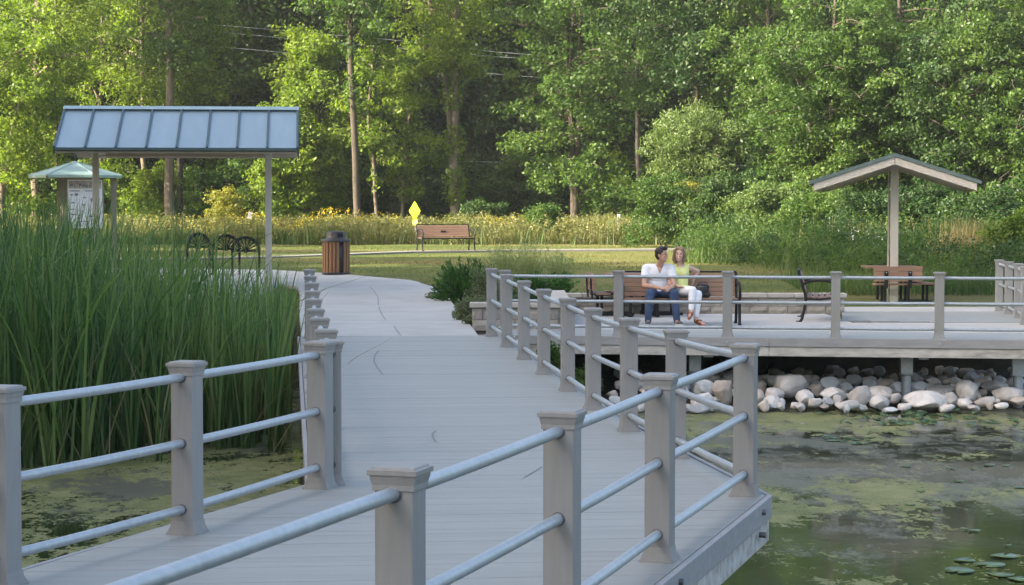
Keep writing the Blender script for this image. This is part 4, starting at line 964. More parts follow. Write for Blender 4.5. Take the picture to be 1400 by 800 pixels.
stake('tiny tilted white sign on a stake among the yellow flowers', 'plant_sign', 342, 80, .16, .26, 290, .2, 'sign_white')
stake('white marker post with dark band in the meadow right of the broad tree', 'marker_post', 846, 80, .11, 0, 289.5, 0, 'sign_white', 'sign_black')
def lamp():
    D = 102.; x = lat(537, D); z = float(land(D)); zt = hgt(184, D) - z; t = thing('street_lamp', 'grey street lamp with short arm glimpsed among dark trunks', 'street lamp', (x, D, z))
    mb = MB(); mb.tube([(0, 0, -.2), (0, 0, zt)], [.07, .045], 8); mb.build('pole', M['lamp_pole'], t)
    mb = MB(); mb.tube(smooth_line([(0, 0, zt - .02), (-.25, 0, zt + .06), (-.5, 0, zt + .02)], 6), .03, 6); mb.build('arm', M['lamp_pole'], t)
    mb = MB(); mb.box((-.66, 0, zt + .01), (.42, .16, .08)); mb.build('lamp_head', M['sign_white'], t, .02)
lamp()
for lab, pts in (('highest overhead wire, crossing the wood from the left', [(-60, 8), (280, 34), (420, 46), (560, 58), (700, 74), (860, 82), (1060, 88), (1460, 92)]),
                 ('second overhead wire, just under the highest', [(-60, 22), (280, 44), (420, 56), (560, 68), (700, 80), (860, 87), (1060, 93), (1460, 98)]),
                 ('overhead wire third from the top', [(-60, 44), (280, 64), (420, 76), (560, 90), (700, 104), (860, 113), (1060, 118), (1460, 122)]),
                 ('lowest overhead wire, near the level of the willow', [(-60, 200), (400, 214), (640, 221), (900, 226), (1460, 230)])):
    mb = MB(); ln = smooth_line([(lat(px, 101.5), 101.5, hgt(py, 101.5)) for px, py in pts], 30); mb.tube(ln, .010, 5)
    tag(mb.build('power_line', M['wire']), lab, 'power line', 'overhead wires across the wood')

# ------------------------------------------------------------------ boulders of the bank
def boulder_mesh(seed, m):
    """a worn fieldstone: a noisy ball planed off by many random faces"""
    bm = bmesh.new(); bmesh.ops.create_icosphere(bm, subdivisions=4, radius=.55); rs_ = random.Random(seed); o = Vector((rs_.uniform(-9, 9), rs_.uniform(-9, 9), rs_.uniform(-9, 9)))
    cuts = [(Vector((rs_.gauss(0, 1), rs_.gauss(0, 1), rs_.gauss(0, 1))).normalized(), rs_.uniform(.30, .47)) for _ in range(13)]
    for v in bm.verts:
        c = v.co.copy(); c *= 1 + .25 * noise.noise(c * 1.5 + o)
        for n_, d_ in cuts:
            e = c.dot(n_) - d_
            if e > 0: c -= n_ * e * .9
        c *= 1 + .045 * noise.noise(c * 7 + o) + .02 * noise.noise(c * 16 + o); v.co = c
    for f in bm.faces: f.smooth = True
    me = bpy.data.meshes.new('boulder'); bm.to_mesh(me); bm.free(); me.materials.append(M[m]); return me
BM = [boulder_mesh(i, m) for i, m in enumerate(['boulder', 'boulder', 'boulder_warm', 'boulder', 'boulder_blue', 'boulder', 'boulder_warm', 'boulder_blue'])]
def bankz(D): return -1.10 + .135 * (D - 29.7)
rb = random.Random(21)
def boulder(px, py, wpx, hpx, label, grp, k=None, rx=0., deep=False):
    a_ = (py - HZ) / F; D = (CZ + .93) / (a_ + .3 * hpx / F) if deep else (CZ + 1.10 + .135 * 29.7) / (a_ + .135 + .45 * hpx / F)
    w, h = wpx * D / F, hpx * D / F; o = place(BM[rb.randrange(8) if k is None else k], 'boulder', None, (lat(px, D), D + .1, hgt(py, D)), (rb.uniform(-.2, .2) + rx, rb.uniform(-.15, .15), rb.uniform(-.3, .3)), (w * 1.08, max(w * .75, h * .9), h * 1.12))
    tag(o, label, 'boulder', grp); return o
GB = 'field stones banked under the viewing deck'
for (px, py, w, h, k, lab) in ((1080, 528, 46, 31, 0, 'big grey boulder tilted on its side, largest near the corner post'), (1176, 543, 32, 31, 1, 'round pale boulder with a grey top, standing at the water'),
        (1270, 549, 60, 24, 3, 'longest low white boulder, directly below the pier column'), (1328, 536, 35, 27, 5, 'white wedge shaped boulder with a slanted face right of the pier'), (1207, 540, 46, 20, 5, 'broad flat topped tan boulder left of the pier column'),
        (1364, 530, 36, 16, 3, 'flat pale boulder high on the bank near the right edge'), (990, 536, 27, 36, 2, 'tall pinkish boulder seen just left of the tall corner post'), (1103, 545, 25, 21, 3, 'egg shaped pale boulder below the big tilted one'),
        (1059, 551, 28, 16, 5, 'white oval boulder touching the scummy water beside the corner post')):
    boulder(px, py, w, h, lab, GB, k)
for (px, py, w, h) in ((1063, 541, 26, 15), (1116, 552, 18, 11), (1133, 552, 15, 11), (1142, 541, 32, 18), (1160, 556, 30, 13), (1205, 551, 23, 16), (1199, 555, 12, 9), (1219, 563, 20, 7), (1256, 533, 29, 14), (1305, 548, 20, 18), (1350, 551, 26, 13), (1324, 553, 22, 10), (1380, 541, 36, 20), (1397, 550, 24, 13),
        (1281, 524, 22, 11), (1285, 536, 38, 13), (1308, 534, 15, 15), (1230, 533, 22, 14), (1192, 528, 16, 15), (1211, 527, 28, 14), (1118, 533, 18, 15), (1137, 528, 23, 18), (1158, 533, 17, 13), (1041, 530, 16, 15), (965, 535, 30, 20), (960, 552, 28, 22), (955, 562, 24, 10), (1037, 546, 18, 22), (1046, 556, 14, 14), (1090, 556, 14, 8), (1030, 552, 12, 16),
        (1150, 549, 16, 12), (1180, 559, 16, 7), (1240, 558, 18, 9), (1297, 560, 20, 8), (1372, 556, 18, 9), (1335, 559, 16, 7), (1226, 546, 16, 12), (1170, 521, 18, 12), (1100, 520, 18, 12), (1060, 522, 18, 12), (1020, 522, 20, 14), (1000, 520, 18, 12), (975, 520, 18, 12), (1250, 519, 20, 12), (1330, 517, 18, 11), (1390, 524, 22, 13), (1310, 523, 18, 10), (1349, 522, 18, 11),
        (930, 540, 24, 18), (912, 545, 22, 16), (890, 540, 20, 15), (872, 528, 18, 12), (856, 535, 14, 11), (848, 527, 14, 11), (838, 540, 13, 9), (860, 546, 18, 11), (900, 556, 22, 12), (930, 559, 22, 10), (842, 549, 16, 9), (878, 557, 18, 9), (916, 526, 20, 13), (940, 525, 18, 12), (1420, 540, 34, 20), (1440, 530, 30, 18), (1430, 552, 26, 12)):
    boulder(px, py, w * 1.14, h * 1.12, 'rounded field stone packed among others along the waterline', GB)
for i in range(75):
    px = rb.uniform(835, 1450); py = rb.uniform(506, 525); boulder(px, py, rb.uniform(12, 22), rb.uniform(9, 14), 'small dim stone in the shade far under the deck', 'dim stones under the viewing deck', rb.choice([2, 6, 0, 4]), 0, True)
for i in range(150):
    px = rb.uniform(840, 1430); py = rb.uniform(519, 562); boulder(px, py, rb.uniform(8, 15), rb.uniform(7, 11), 'small cobble wedged between larger stones along the bank', 'cobbles between the bank stones')

# ------------------------------------------------------------------ lily pads
def pad_mesh(seed):
    rs_ = random.Random(seed); mb = MB(); n = 18; vs = [(0, 0, .004)]
    for i in range(n + 1):
        a = .22 + (2 * math.pi - .44) * i / n; r_ = 1 + .05 * math.sin(3 * a + seed); vs.append((r_ * math.cos(a), r_ * math.sin(a), .012 + .02 * math.sin(2 * a + seed)))
    vs += [(v[0] * .98, v[1] * .98, v[2] - .02) for v in vs]
    k = n + 2; mb.add(vs, [(0, i, i + 1) for i in range(1, n + 1)] + [(k, k + i + 1, k + i) for i in range(1, n + 1)] + [(i, k + i, k + i + 1, i + 1) for i in range(1, n + 1)], True); return mb.mesh('lily_pad', M['lilypad'])
PM = [pad_mesh(i) for i in range(4)]
def pad(px, py, wpx, label, grp, tilt=0.04, dz=.012):
    D = (CZ - WZ) * F / (py - HZ); r_ = wpx * D / F / 2
    o = place(PM[rb.randrange(4)], 'lily_pad', None, (lat(px, D), D, WZ + dz), (rb.uniform(-tilt, tilt), rb.uniform(-tilt, tilt), rb.uniform(0, 6.28)), (r_, r_, max(r_, .2))); tag(o, label, 'lily pad', grp)
GP = 'lily pads floating on the open water'
for px, py, w, lab in ((1316, 784.5, 40, 'biggest single lily pad low in the right corner'), (1323, 770, 29, 'small oval lily pad above the biggest one'), (1358, 776, 41, 'wide lily pad right of the small oval one'), (1377, 764, 36, 'brownish lily pad uppermost of the right corner group'), (1372, 790, 38, 'lily pad at the bottom right, below the wide one'), (1398, 796, 30, 'lily pad cut by the bottom right corner of the picture')): pad(px, py, w, lab, GP)
for i in range(44):
    px = rb.gauss(1250, 42); py = rb.uniform(563, 583); pad(px, py, rb.uniform(9, 17), 'small lily pad in the crowded green patch before the stones', 'crowded lily pads beside the bank', .5, .03)
for i in range(16): pad(rb.uniform(1330, 1400), rb.uniform(572, 590), rb.uniform(9, 15), 'small lily pad scattered right of the crowded patch', 'scattered lily pads near the bank', .2, .015)
for i in range(16): pad(rb.uniform(1130, 1190), rb.uniform(597, 610), rb.uniform(9, 18), 'flat pale lily pad in the thin streak across the scum', 'lily pads in the streak', .05, .012)
for i in range(18): pad(rb.uniform(1240, 1400), rb.uniform(620, 750), rb.uniform(8, 17), 'small lily pad drifting alone on the open water at the right', 'small lily pads strewn over open water', .03, .012)
# ------------------------------------------------------------------ cattails
def blades(base, h, az, lean, width, rg, seg=5, curl=.5):
    """tapering ribbon blades that bend over towards their tips"""
    n = len(base); u = np.linspace(0, 1, seg + 1)[None, :]
    d = np.stack([np.cos(az), np.sin(az)], 1)[:, None, :]
    off = (lean[:, None] * (u + curl * u ** 3))[..., None] * d * h[:, None, None]
    z = h[:, None] * u * (1 - .10 * (lean[:, None] * 2) * u ** 2)
    ctr = np.concatenate([base[:, None, :2] + off, (base[:, 2:3] + z)[..., None]], 2)
    fa = az + rg.uniform(-1.4, 1.4, n) + np.pi / 2; sd = np.stack([np.cos(fa), np.sin(fa), np.zeros(n)], 1)[:, None, :]
    w = (width[:, None] * (1 - u ** 2.2) * .5 + .0015)[..., None]
    V = np.stack([ctr - sd * w, ctr + sd * w], 2).reshape(-1, 3)
    k = (np.arange(n) * (seg + 1) * 2)[:, None] + (np.arange(seg) * 2)[None, :]
    Q = np.stack([k, k + 1, k + 3, k + 2], -1).reshape(-1, 4); return V, Q
def stuff(name, label, V, Q, m):
    o = bpy.data.objects.new(name, np_mesh(name, V, Q, m)); link(o); return tag(o, label, None, None, 'stuff')
rg = np.random.default_rng(42)
def wx(y): return np.interp(y, [14, 29.5, 36], [-1.24, -2.92, -3.6]) - .35
n = 1300; yb = 23.3 + 12.5 * rg.random(n) ** 1.35; xb = wx(yb) - 9.5 * rg.random(n) ** 1.1
keep = yb > 23.6 + .9 * np.sin(xb * 1.3) + rg.normal(0, .25, n) + np.clip((xb + 4.2) * .75, 0, 2)
xb, yb = xb[keep], yb[keep]; px = 700 + F * xb / yb
hh = np.interp(px, [-60, 60, 250, 310, 350, 385, 415], [3.0, 2.95, 2.35, 2.0, 1.9, 1.7, 1.45])
per = 8; idx = np.repeat(np.arange(len(xb)), per); m_ = len(idx)
base = np.stack([xb[idx] + rg.normal(0, .035, m_), yb[idx] + rg.normal(0, .035, m_), np.full(m_, WZ - .05)], 1)
sh_ = np.clip(rg.normal(.86, .13, len(xb)), .5, 1.18); h = (hh[idx] + .12) * sh_[idx] * np.clip(rg.normal(.98, .17, m_), .45, 1.3)
h = np.minimum(h, 3.25); az = rg.uniform(0, 2 * np.pi, m_); lean = np.abs(rg.normal(.0, .13, m_)) + .015
lean = np.where(rg.random(m_) < .1, lean + rg.uniform(.15, .4, m_), lean); lean = np.where((xb[idx] > wx(yb[idx]) - .9) & (rg.random(m_) < 2), np.minimum(lean, .09), lean)
V, Q = blades(base, h, az, lean, rg.uniform(.018, .046, m_), rg, 6, .9); stuff('cattails', 'tall green cattails crowding the pond edge beside the walkway', V, Q, M['reed'])
m2 = 2600; idx = rg.integers(0, len(xb), m2); base = np.stack([xb[idx] + rg.normal(0, .08, m2), yb[idx] + rg.normal(0, .08, m2), np.full(m2, WZ - .05)], 1)
V, Q = blades(base, rg.uniform(.4, 1.9, m2), rg.uniform(0, 6.28, m2), np.abs(rg.normal(.1, .25, m2)), rg.uniform(.012, .022, m2), rg); stuff('dry_cattails', 'dry brown leaves at the foot of the cattails', V, Q, M['reed_dry'])
mb = MB(); D = 20.9; ln = smooth_line([(lat(296 - 22, D), D, WZ + .01), (lat(288, D), D, WZ + .06), (lat(305, D), D, WZ + .085), (lat(322, D), D - .1, WZ + .01)], 9)
for a, b, wa, wb in zip(ln, ln[1:], np.linspace(.01, .05, 8), list(np.linspace(.05, .05, 5)) + [.04, .03, .01]):
    mb.add([(a[0], a[1] - wa / 2, a[2] + .0), (a[0], a[1] + wa / 2, a[2]), (b[0], b[1] + wb / 2, b[2]), (b[0], b[1] - wb / 2, b[2])], [(0, 1, 2, 3)])
tag(mb.build('fallen_leaf', M['reed_dry']), 'single pale bent cattail leaf arching from the scum', 'leaf')

# ------------------------------------------------------------------ meadow, weeds, turf
def field(name, label, x, y, hmin, hmax, m, w=(.015, .035), lean=.16, seg=2, hfun=None):
    n = len(x); hm = rg.uniform(hmin, hmax, n)
    if hfun is not None: hm = hm * hfun(x, y)
    z = ground(x, y); base = np.stack([x, y, z - .03], 1)
    V, Q = blades(base, hm, rg.uniform(0, 6.28, n), np.abs(rg.normal(0, lean, n)), rg.uniform(*w, n), rg, seg); return stuff(name, label, V, Q, m), hm
def patchy(n, x0, x1, y0, y1, sc, thr, seed=0.):
    x = rg.uniform(x0, x1, n); y = rg.uniform(y0, y1, n)
    v = np.array([noise.noise(Vector((a * sc + seed, b * sc, seed))) for a, b in zip(x, y)]); k = v + rg.normal(0, .15, n) > thr; return x[k], y[k]
mh = lambda x, y: .82 + .25 * np.sin(x * .9 + 1) * np.sin(x * .37 + y * .2) + .12 * np.sin(x * 2.3)
x, y = patchy(30000, -27, 8.2, 77.2, 87, .25, -.25); field('meadow_grass', 'tall straw coloured meadow grass in front of the wood', x, y, .5, 1.15, M['meadow'], hfun=mh, w=(.012, .03), lean=.28)
x, y = patchy(26000, -27, 8.2, 77.0, 88, .3, -.1, 5.); field('meadow_greens', 'green leafy stems mixed through the meadow', x, y, .5, 1.05, M['meadow_green'], hfun=mh, w=(.03, .07), lean=.25)
# leafy stalk clumps that break the meadow's edge
nm_ = 2200; C = np.stack([rg.uniform(-26, 8, nm_), rg.uniform(77, 84, nm_), np.zeros(nm_)], 1); C[:, 2] = ground(C[:, 0], C[:, 1]) + rg.uniform(.1, .95, nm_)
P, d = cluster_leaves(C, rg.uniform(.12, .38, nm_), 30, rg, .9); V, Q = leaf_geo(P, .11, .45, rg, .3, d); stuff('meadow_leaves', 'leafy clumps in the meadow', V, Q, M['meadow'])
def flowers(name, label, n, xf, y0, y1, z0, z1, m, size):
    x = xf(n); y = rg.uniform(y0, y1, n); z = ground(x, y) + rg.uniform(z0, z1, n) * mh(x, y); P = np.stack([x, y, z], 1)
    P = np.concatenate([P + rg.normal(0, .025, P.shape) for _ in range(3)]); V, Q = leaf_geo(P, size, .8, rg, .3); return stuff(name, label, V, Q, m)
flowers('yellow_flowers', 'yellow daisy flowers along the top of the meadow', 950, lambda n: np.where(rg.random(n) < .88, rg.normal(-9.2, 2.1, n), rg.uniform(-18, -3, n)), 77.5, 86, .7, 1.25, M['petal'], .05)
flowers('yellow_flowers', 'yellow flowers right of the lawn bench', 60, lambda n: rg.normal(-.6, .45, n), 78, 84, 1.0, 1.4, M['petal'], .055)
# weeds at the foot of the wood on the right
x, y = patchy(6500, 5.0, 17, 47.5, 63, .35, -.1, 2.); k = y > 47.5 + np.clip(10.5 - x, 0, 6) * 1.9; x, y = x[k], y[k]
wh = lambda x, y: np.interp(y, [47, 50, 56, 63], [.55, .8, 1.1, 1.25]) * (.8 + .3 * np.sin(x * 1.7) * np.sin(y * .8))
field('weeds', 'rank green weeds below the wood on the right', x, y, .5, 1.15, M['meadow_green'], hfun=wh, w=(.014, .034), lean=.3)
n = 3800; C = np.stack([rg.uniform(5, 17, n), rg.uniform(48, 64, n), np.zeros(n)], 1); C = C[C[:, 1] > 48 + np.clip(10.5 - C[:, 0], 0, 6) * 1.9]; n = len(C)
C[:, 2] = ground(C[:, 0], C[:, 1]) + rg.uniform(.1, 1.15, n) * wh(C[:, 0], C[:, 1]); P, d = cluster_leaves(C, rg.uniform(.12, .36, n), 30, rg, 1.1)
lf = np.array([noise.noise(Vector((a * .45, b_ * .45, 7.))) for a, b_ in P[:, :2]]) > .02
for kk, mm, nn in ((lf, 'leaf_mid', 'leafy green goldenrod stems below the wood'), (~lf, 'leaf_dark', 'dark leafy weeds below the wood')):
    V, Q = leaf_geo(P[kk], .085, .42, rg, .3, d[kk]); stuff('weed_leaves', nn, V, Q, M[mm])
x = np.concatenate([rg.normal(lat(1325, 54), .5, 800), rg.normal(lat(1180, 60), 1.6, 150)]); y = np.concatenate([rg.normal(54, 1.0, 800), rg.normal(60, 1, 150)])
field('seed_grass', 'dry tan seed grass among the weeds', x, y, .6, 1.5, M['tan_grass'], w=(.012, .025), lean=.13)
flowers('pale_blossoms', 'small pale blossoms among the weeds', 36, lambda n: rg.uniform(8, 14.5, n), 50, 60, .8, 1.3, M['petal_white'], .05)
# grass: mown lawn and longer edges
n = 90000; x = rg.uniform(-22, 15, n); y = 43.8 + (77.5 - 43.8) * rg.random(n) ** 1.15
def onpath(x, y):
    k = (y < 47) & (x > np.interp(y, [30, 34, 38, 44, 46, 47], [-3.1, -3.52, -3.95, -4.56, -4.85, -5.47]) - .05) & (x < np.interp(y, [30, 39.6, 43.6, 45.8, 47], [-.48, -1.1, -1.4, -1.8, -2.1]) + .05)
    top = np.interp(x, [-16, -9.6, -6.1, -4.74, -3.93, -2.39, -2.05], [55, 54, 52.7, 51, 50, 47.8, 46.9]); k |= (y >= 46.9) & (y < top + .08) & (x < -2.05)
    k |= (x > -10.65) & (x < -5.25) & (y < 47.05); k |= (x > 6.2) & (x < 9.7) & (y < 43.75)
    pl = np.interp(x, [-16, -11, -7.2, -3.3, 0, 4.9, 9, 14], [59, 60.5, 63, 68, 69.3, 70.3, 70.8, 71]); return k | (np.abs(y - pl) < 1.04)
k = ~onpath(x, y); x, y = x[k], y[k]
field('lawn_grass', 'mown lawn with dry patches', x, y, .03, .085, M['turf'], w=(.012, .03), lean=.5, seg=1)
x = rg.uniform(6.4, 13, 5200); y = rg.uniform(43.9, 49, 5200); field('edge_grass', 'longer green grass behind the patio', x, y, .1, .42, M['meadow_green'], w=(.012, .028), lean=.3)
x = rg.uniform(-.1, 6, 2600); y = rg.uniform(38.7, 43.5, 2600); field('edge_grass', 'rough grass behind the block wall', x, y, .06, .22, M['meadow_green'], w=(.012, .026), lean=.3)
x = rg.uniform(-16, -3.3, 6000); y = rg.uniform(37, 44, 6000); k = ~onpath(x, y); field('edge_grass', 'rough bank grass behind the cattails', x[k], y[k], .08, .3, M['meadow_green'], w=(.012, .026), lean=.3)

# ------------------------------------------------------------------ planted shrubs by the walkway
def needles(P, dirs, L, W, rg):
    n = len(P); t = unit(dirs + rg.normal(size=(n, 3)) * .33); b = unit(np.cross(t, rg.normal(size=(n, 3)))); L = L * rg.uniform(.6, 1.3, n)
    a = P; c = P + t * L[:, None]; q = P + t * (L * .4)[:, None]
    return np.stack([a, q + b * W / 2, c, q - b * W / 2], 1).reshape(-1, 3), np.arange(4 * n).reshape(n, 4)
def juniper(label, x, y, w, h, seed, skew=0., sprays=130, z=None):
    rg = np.random.default_rng(seed); t = thing('juniper_shrub', label, 'shrub', (x, y, gz(x, y) if z is None else z)); lines = []; P = []; Dn = []
    for i in range(sprays):
        a = rg.uniform(0, 6.28); el = rg.uniform(.12, 1.25); L = rg.uniform(.7, 1.08); d = np.array([math.cos(a) * math.cos(el) * w / 2 + skew * math.sin(el), math.sin(a) * math.cos(el) * w / 2, math.sin(el) * h]) * L
        b0 = np.array([0, 0, .02]); ln = smooth_line([b0, d * .5 + np.array([0, 0, -.04]), d], 7); lines.append((ln, np.linspace(.013, .003, 7)))
        u = rg.uniform(.35, 1.0, 55); p = np.stack([np.interp(u, np.linspace(0, 1, 7), ln[:, q]) for q in range(3)], 1); P.append(p + rg.normal(0, .022, p.shape)); dd = unit((ln[-1] - ln[3])[None]); Dn.append(np.repeat(dd, 55, 0))
    V, Q = tube_geo(lines, 4); place(np_mesh('stem', V, Q, M['bark_dark']), 'stem', t)
    V, Q = needles(np.concatenate(P), np.concatenate(Dn), .085, .028, rg); place(np_mesh('foliage', V, Q, M['juniper']), 'foliage', t)
juniper('spiky dark green juniper at the bend of the path', lat(638, 41.5), 41.5, 1.45, .92, 71, -.05)
juniper('juniper with arms reaching right behind the low block wall', lat(735, 42), 42., 1.7, .62, 72, .25)
def bush(label, x, y, w, h, seed, leaf='greyleaf', z=None, n=60, per=38, size=.045):
    rg = np.random.default_rng(seed); t = thing('low_shrub', label, 'shrub', (x, y, gz(x, y) if z is None else z)); lines = []; C = []
    for i in range(n):
        a = rg.uniform(0, 6.28); r_ = math.sqrt(rg.random()) * w / 2; e = np.array([math.cos(a) * r_, math.sin(a) * r_, h * (1 - .55 * (2 * r_ / w) ** 2) * rg.uniform(.45, 1.08)]); lines.append((smooth_line([(0, 0, 0), e * np.array([.7, .7, .4]), e], 5), np.linspace(.008, .002, 5))); C.append(e); C.append(e * .75)
    V, Q = tube_geo(lines, 4); place(np_mesh('stem', V, Q, M['bark_dark']), 'stem', t)
    P, d = cluster_leaves(np.array(C), np.full(len(C), .11), per, rg, .9); P = P[P[:, 2] > .0]; V, Q = leaf_geo(P, size, .6, rg, .4); place(np_mesh('foliage', V, Q, M[leaf]), 'foliage', t)
zz = lambda x, y: zland(x, y) - .06
bush('grey green bush between the juniper and the end of the block wall', lat(668, 38), 38., 1.0, .86, 81, z=-.08)
bush('low sprawling groundcover spilling on the path before the block wall', lat(648, 35), 35., .75, .42, 82, z=-.08)
bush('small trailing groundcover at the path edge by the wall foot', lat(655, 33.4), 33.4, .42, .24, 83, z=-.08, n=30)
bush('tiny tuft of pale groundcover lying on the path under the juniper', lat(598, 42.2), 42.2, .45, .16, 84, z=.0, n=20)
bush('leafy weed tuft growing under the walkway railing', lat(752, 30.5), 30.5, .5, .62, 85, 'leaf_mid', z=-.75, n=30, size=.06)
bush('white flowering weed clump beside the corner railing posts', lat(690, 31.2), 31.0, .35, .5, 86, 'petal_white', z=-.38, n=14, per=14, size=.035)
bush('dark green weed clump among the stones beside the walkway', lat(772, 29.6), 29.7, .6, .5, 87, 'leaf_mid', z=-1.0, n=30, size=.06)
bush('green weed clump on the bank under the left deck end', lat(800, 30.6), 30.6, .6, .42, 88, 'leaf_mid', z=-.95, n=26, size=.06)
def grass_clump(label, x, y, h, sp, seed):
    rg_ = np.random.default_rng(seed); n = 300; t = thing('ornamental_grass', label, 'ornamental grass', (x, y, gz(x, y)), 0, 'ornamental grasses behind the wall'); a = rg_.uniform(0, 6.28, n); r_ = np.abs(rg_.normal(0, .08, n))
    base = np.stack([r_ * np.cos(a), r_ * np.sin(a), np.zeros(n)], 1); V, Q = blades(base, h * rg_.uniform(.55, 1.05, n), a, np.abs(rg_.normal(0, sp, n)), rg_.uniform(.006, .014, n), rg_, 5); place(np_mesh('blades', V, Q, M['feather']), 'blades', t)
    ti = V.reshape(n, 6, 2, 3)[:, 5].mean(1); P = np.concatenate([ti + rg_.normal(0, .03, ti.shape) * np.array([1, 1, 2.2]) for _ in range(4)]); V, Q = leaf_geo(P, .07, .2, rg_, 0); place(np_mesh('plume', V, Q, M['feather']), 'plume', t)
grass_clump('feathery ornamental grass right behind the corner railing posts', lat(690, 43), 43., 1.05, .24, 91)
grass_clump('feathery ornamental grass between the two junipers, tallest plumes', lat(722, 43.6), 43.6, 1.1, .24, 92)
grass_clump('feathery ornamental grass leaning right, beyond the second juniper', lat(764, 44), 44., .85, .3, 93)
# ------------------------------------------------------------------ people
class Body:
    """closed solids that are fused into one continuous surface"""
    def __init__(s): s.bm = bmesh.new()
    def ell(s, c, r, rot=None):
        k = bmesh.ops.create_uvsphere(s.bm, u_segments=20, v_segments=12, radius=1)['verts']; c = Vector(c)
        for v in k:
            p = Vector((v.co.x * r[0], v.co.y * r[1], v.co.z * r[2])); v.co = c + (rot @ p if rot is not None else p)
    def cap(s, p, q, r0, r1=None, n=14):
        r1 = r0 if r1 is None else r1; p, q = Vector(p), Vector(q); d = (q - p); L = d.length; m = d.to_track_quat('Z', 'Y').to_matrix()
        prof = [(r0 * math.sin(a), -r0 * math.cos(a)) for a in np.linspace(.12, math.pi / 2, 5)] + [(r1 * math.cos(a), L + r1 * math.sin(a)) for a in np.linspace(0, math.pi / 2 - .12, 5)]
        rings = [[s.bm.verts.new(p + m @ Vector((r * math.cos(t), r * math.sin(t), z))) for t in np.linspace(0, 2 * math.pi, n, endpoint=False)] for r, z in prof]
        for a, b in zip(rings, rings[1:]):
            for i in range(n): s.bm.faces.new((a[i], a[(i + 1) % n], b[(i + 1) % n], b[i]))
        s.bm.faces.new(rings[0][::-1]); s.bm.faces.new(rings[-1])
    def limb(s, pts, rs):
        for (a, b, ra, rb_) in zip(pts, pts[1:], rs, rs[1:]): s.cap(a, b, ra, rb_)
    def hand(s, wrist, d, nrm, side, size=1.0, curl=(.5, .6), thumb_in=.6):
        """palm, four unequal fingers bent at two joints, and a thumb from the side of the palm"""
        d = Vector(d).normalized(); nrm = Vector(nrm); nrm = (nrm - d * nrm.dot(d)).normalized(); x = d.cross(nrm) * side
        w = Vector(wrist); m = Matrix((x, d, nrm)).transposed(); s.ell(w + d * .05 * size, (.041 * size, .055 * size, .017 * size), m)
        for i, (o, L) in enumerate(((-.031, .072), (-.011, .082), (.010, .077), (.030, .060))):
            b = w + d * .088 * size + x * o * size; a0 = curl[0] + .06 * i; a1 = curl[1]
            def dr(a): return d * math.cos(a) + nrm * math.sin(a)
            j1 = b + dr(a0) * L * .5 * size; j2 = j1 + dr(a0 + a1) * L * .32 * size; j3 = j2 + dr(a0 + 2 * a1) * L * .24 * size
            s.cap(b - d * .02, b, .0095 * size, .0092 * size, 8); s.cap(b, j1, .0092 * size, .0085 * size, 8); s.cap(j1, j2, .0085 * size, .0078 * size, 8); s.cap(j2, j3, .0078 * size, .0068 * size, 8)
        t0 = w + d * .022 * size - x * .034 * size; t1 = t0 + (d * .7 - x * .6 + nrm * thumb_in * .5).normalized() * .038 * size; t2 = t1 + (d * .9 - x * .1 + nrm * thumb_in).normalized() * .030 * size
        s.cap(t0, t1, .0125 * size, .0105 * size, 8); s.cap(t1, t2, .0105 * size, .008 * size, 8)
    def build(s, name, m, parent, vox=.008, smooth=4, cut=None, loc=None):
        me = bpy.data.meshes.new(name); s.bm.to_mesh(me); s.bm.free()
        o = bpy.data.objects.new(name, me); link(o); r = o.modifiers.new('r', 'REMESH'); r.mode = 'VOXEL'; r.voxel_size = vox; r.use_smooth_shade = True
        sm = o.modifiers.new('s', 'SMOOTH'); sm.factor = .5; sm.iterations = smooth
        bpy.context.view_layer.update(); dg = bpy.context.evaluated_depsgraph_get(); nm = bpy.data.meshes.new_from_object(o.evaluated_get(dg)); bpy.data.objects.remove(o)
        if cut is not None:
            b = bmesh.new(); b.from_mesh(nm); bmesh.ops.delete(b, geom=[f for f in b.faces if cut(f.calc_center_median())], context='FACES'); b.to_mesh(nm); b.free()
        for p in nm.polygons: p.use_smooth = True
        nm.materials.clear(); nm.materials.append(m); nm.name = name
        ob = bpy.data.objects.new(name, nm); link(ob, parent); return ob
M['skin'] = mat('skin', [(.3, (.44, .25, .17)), (.7, (.52, .31, .22))], .5, scale=9, spec=.4)
M['skin_fair'] = mat('fair_skin', [(.3, (.55, .34, .26)), (.7, (.62, .40, .31))], .5, scale=9, spec=.4)
M['white_cotton'] = mat('white_cotton', [(.3, (.74, .74, .77)), (.7, (.80, .80, .83))], .9, scale=8, bump=.25, bscale=16, spec=.15)
M['white_denim'] = mat('white_denim', [(.3, (.74, .75, .78)), (.7, (.80, .81, .84))], .85, scale=10, bump=.2, bscale=18, spec=.15)
M['denim'] = mat('blue_denim', [(.25, (.035, .055, .105)), (.5, (.06, .09, .165)), (.8, (.11, .15, .24))], .85, scale=7, detail=6, bump=.3, bscale=20, spec=.15)
M['lemon'] = mat('lemon_blouse', [(.3, (.66, .70, .24)), (.7, (.76, .79, .38))], .85, scale=14, bump=.25, bscale=24, spec=.15)
M['hair_dark'] = mat('black_brown_hair', [(.3, (.012, .010, .009)), (.7, (.028, .022, .019))], .55, scale=40, stretch=(1, 1, .3), bump=.3)
M['hair_brown'] = mat('light_brown_hair', [(.3, (.17, .11, .062)), (.7, (.33, .225, .14))], .5, scale=30, stretch=(2, 2, .2), bump=.3)
M['canvas_shoe'] = mat('grey_canvas_shoe', [(.3, (.07, .075, .085)), (.7, (.12, .125, .135))], .85, scale=20)
M['sole'] = mat('shoe_sole', [(.3, (.5, .5, .48)), (.7, (.6, .6, .57))], .8)
M['tan_leather'] = mat('brown_sandal_leather', [(.3, (.20, .065, .03)), (.7, (.30, .11, .055))], .55, scale=20)
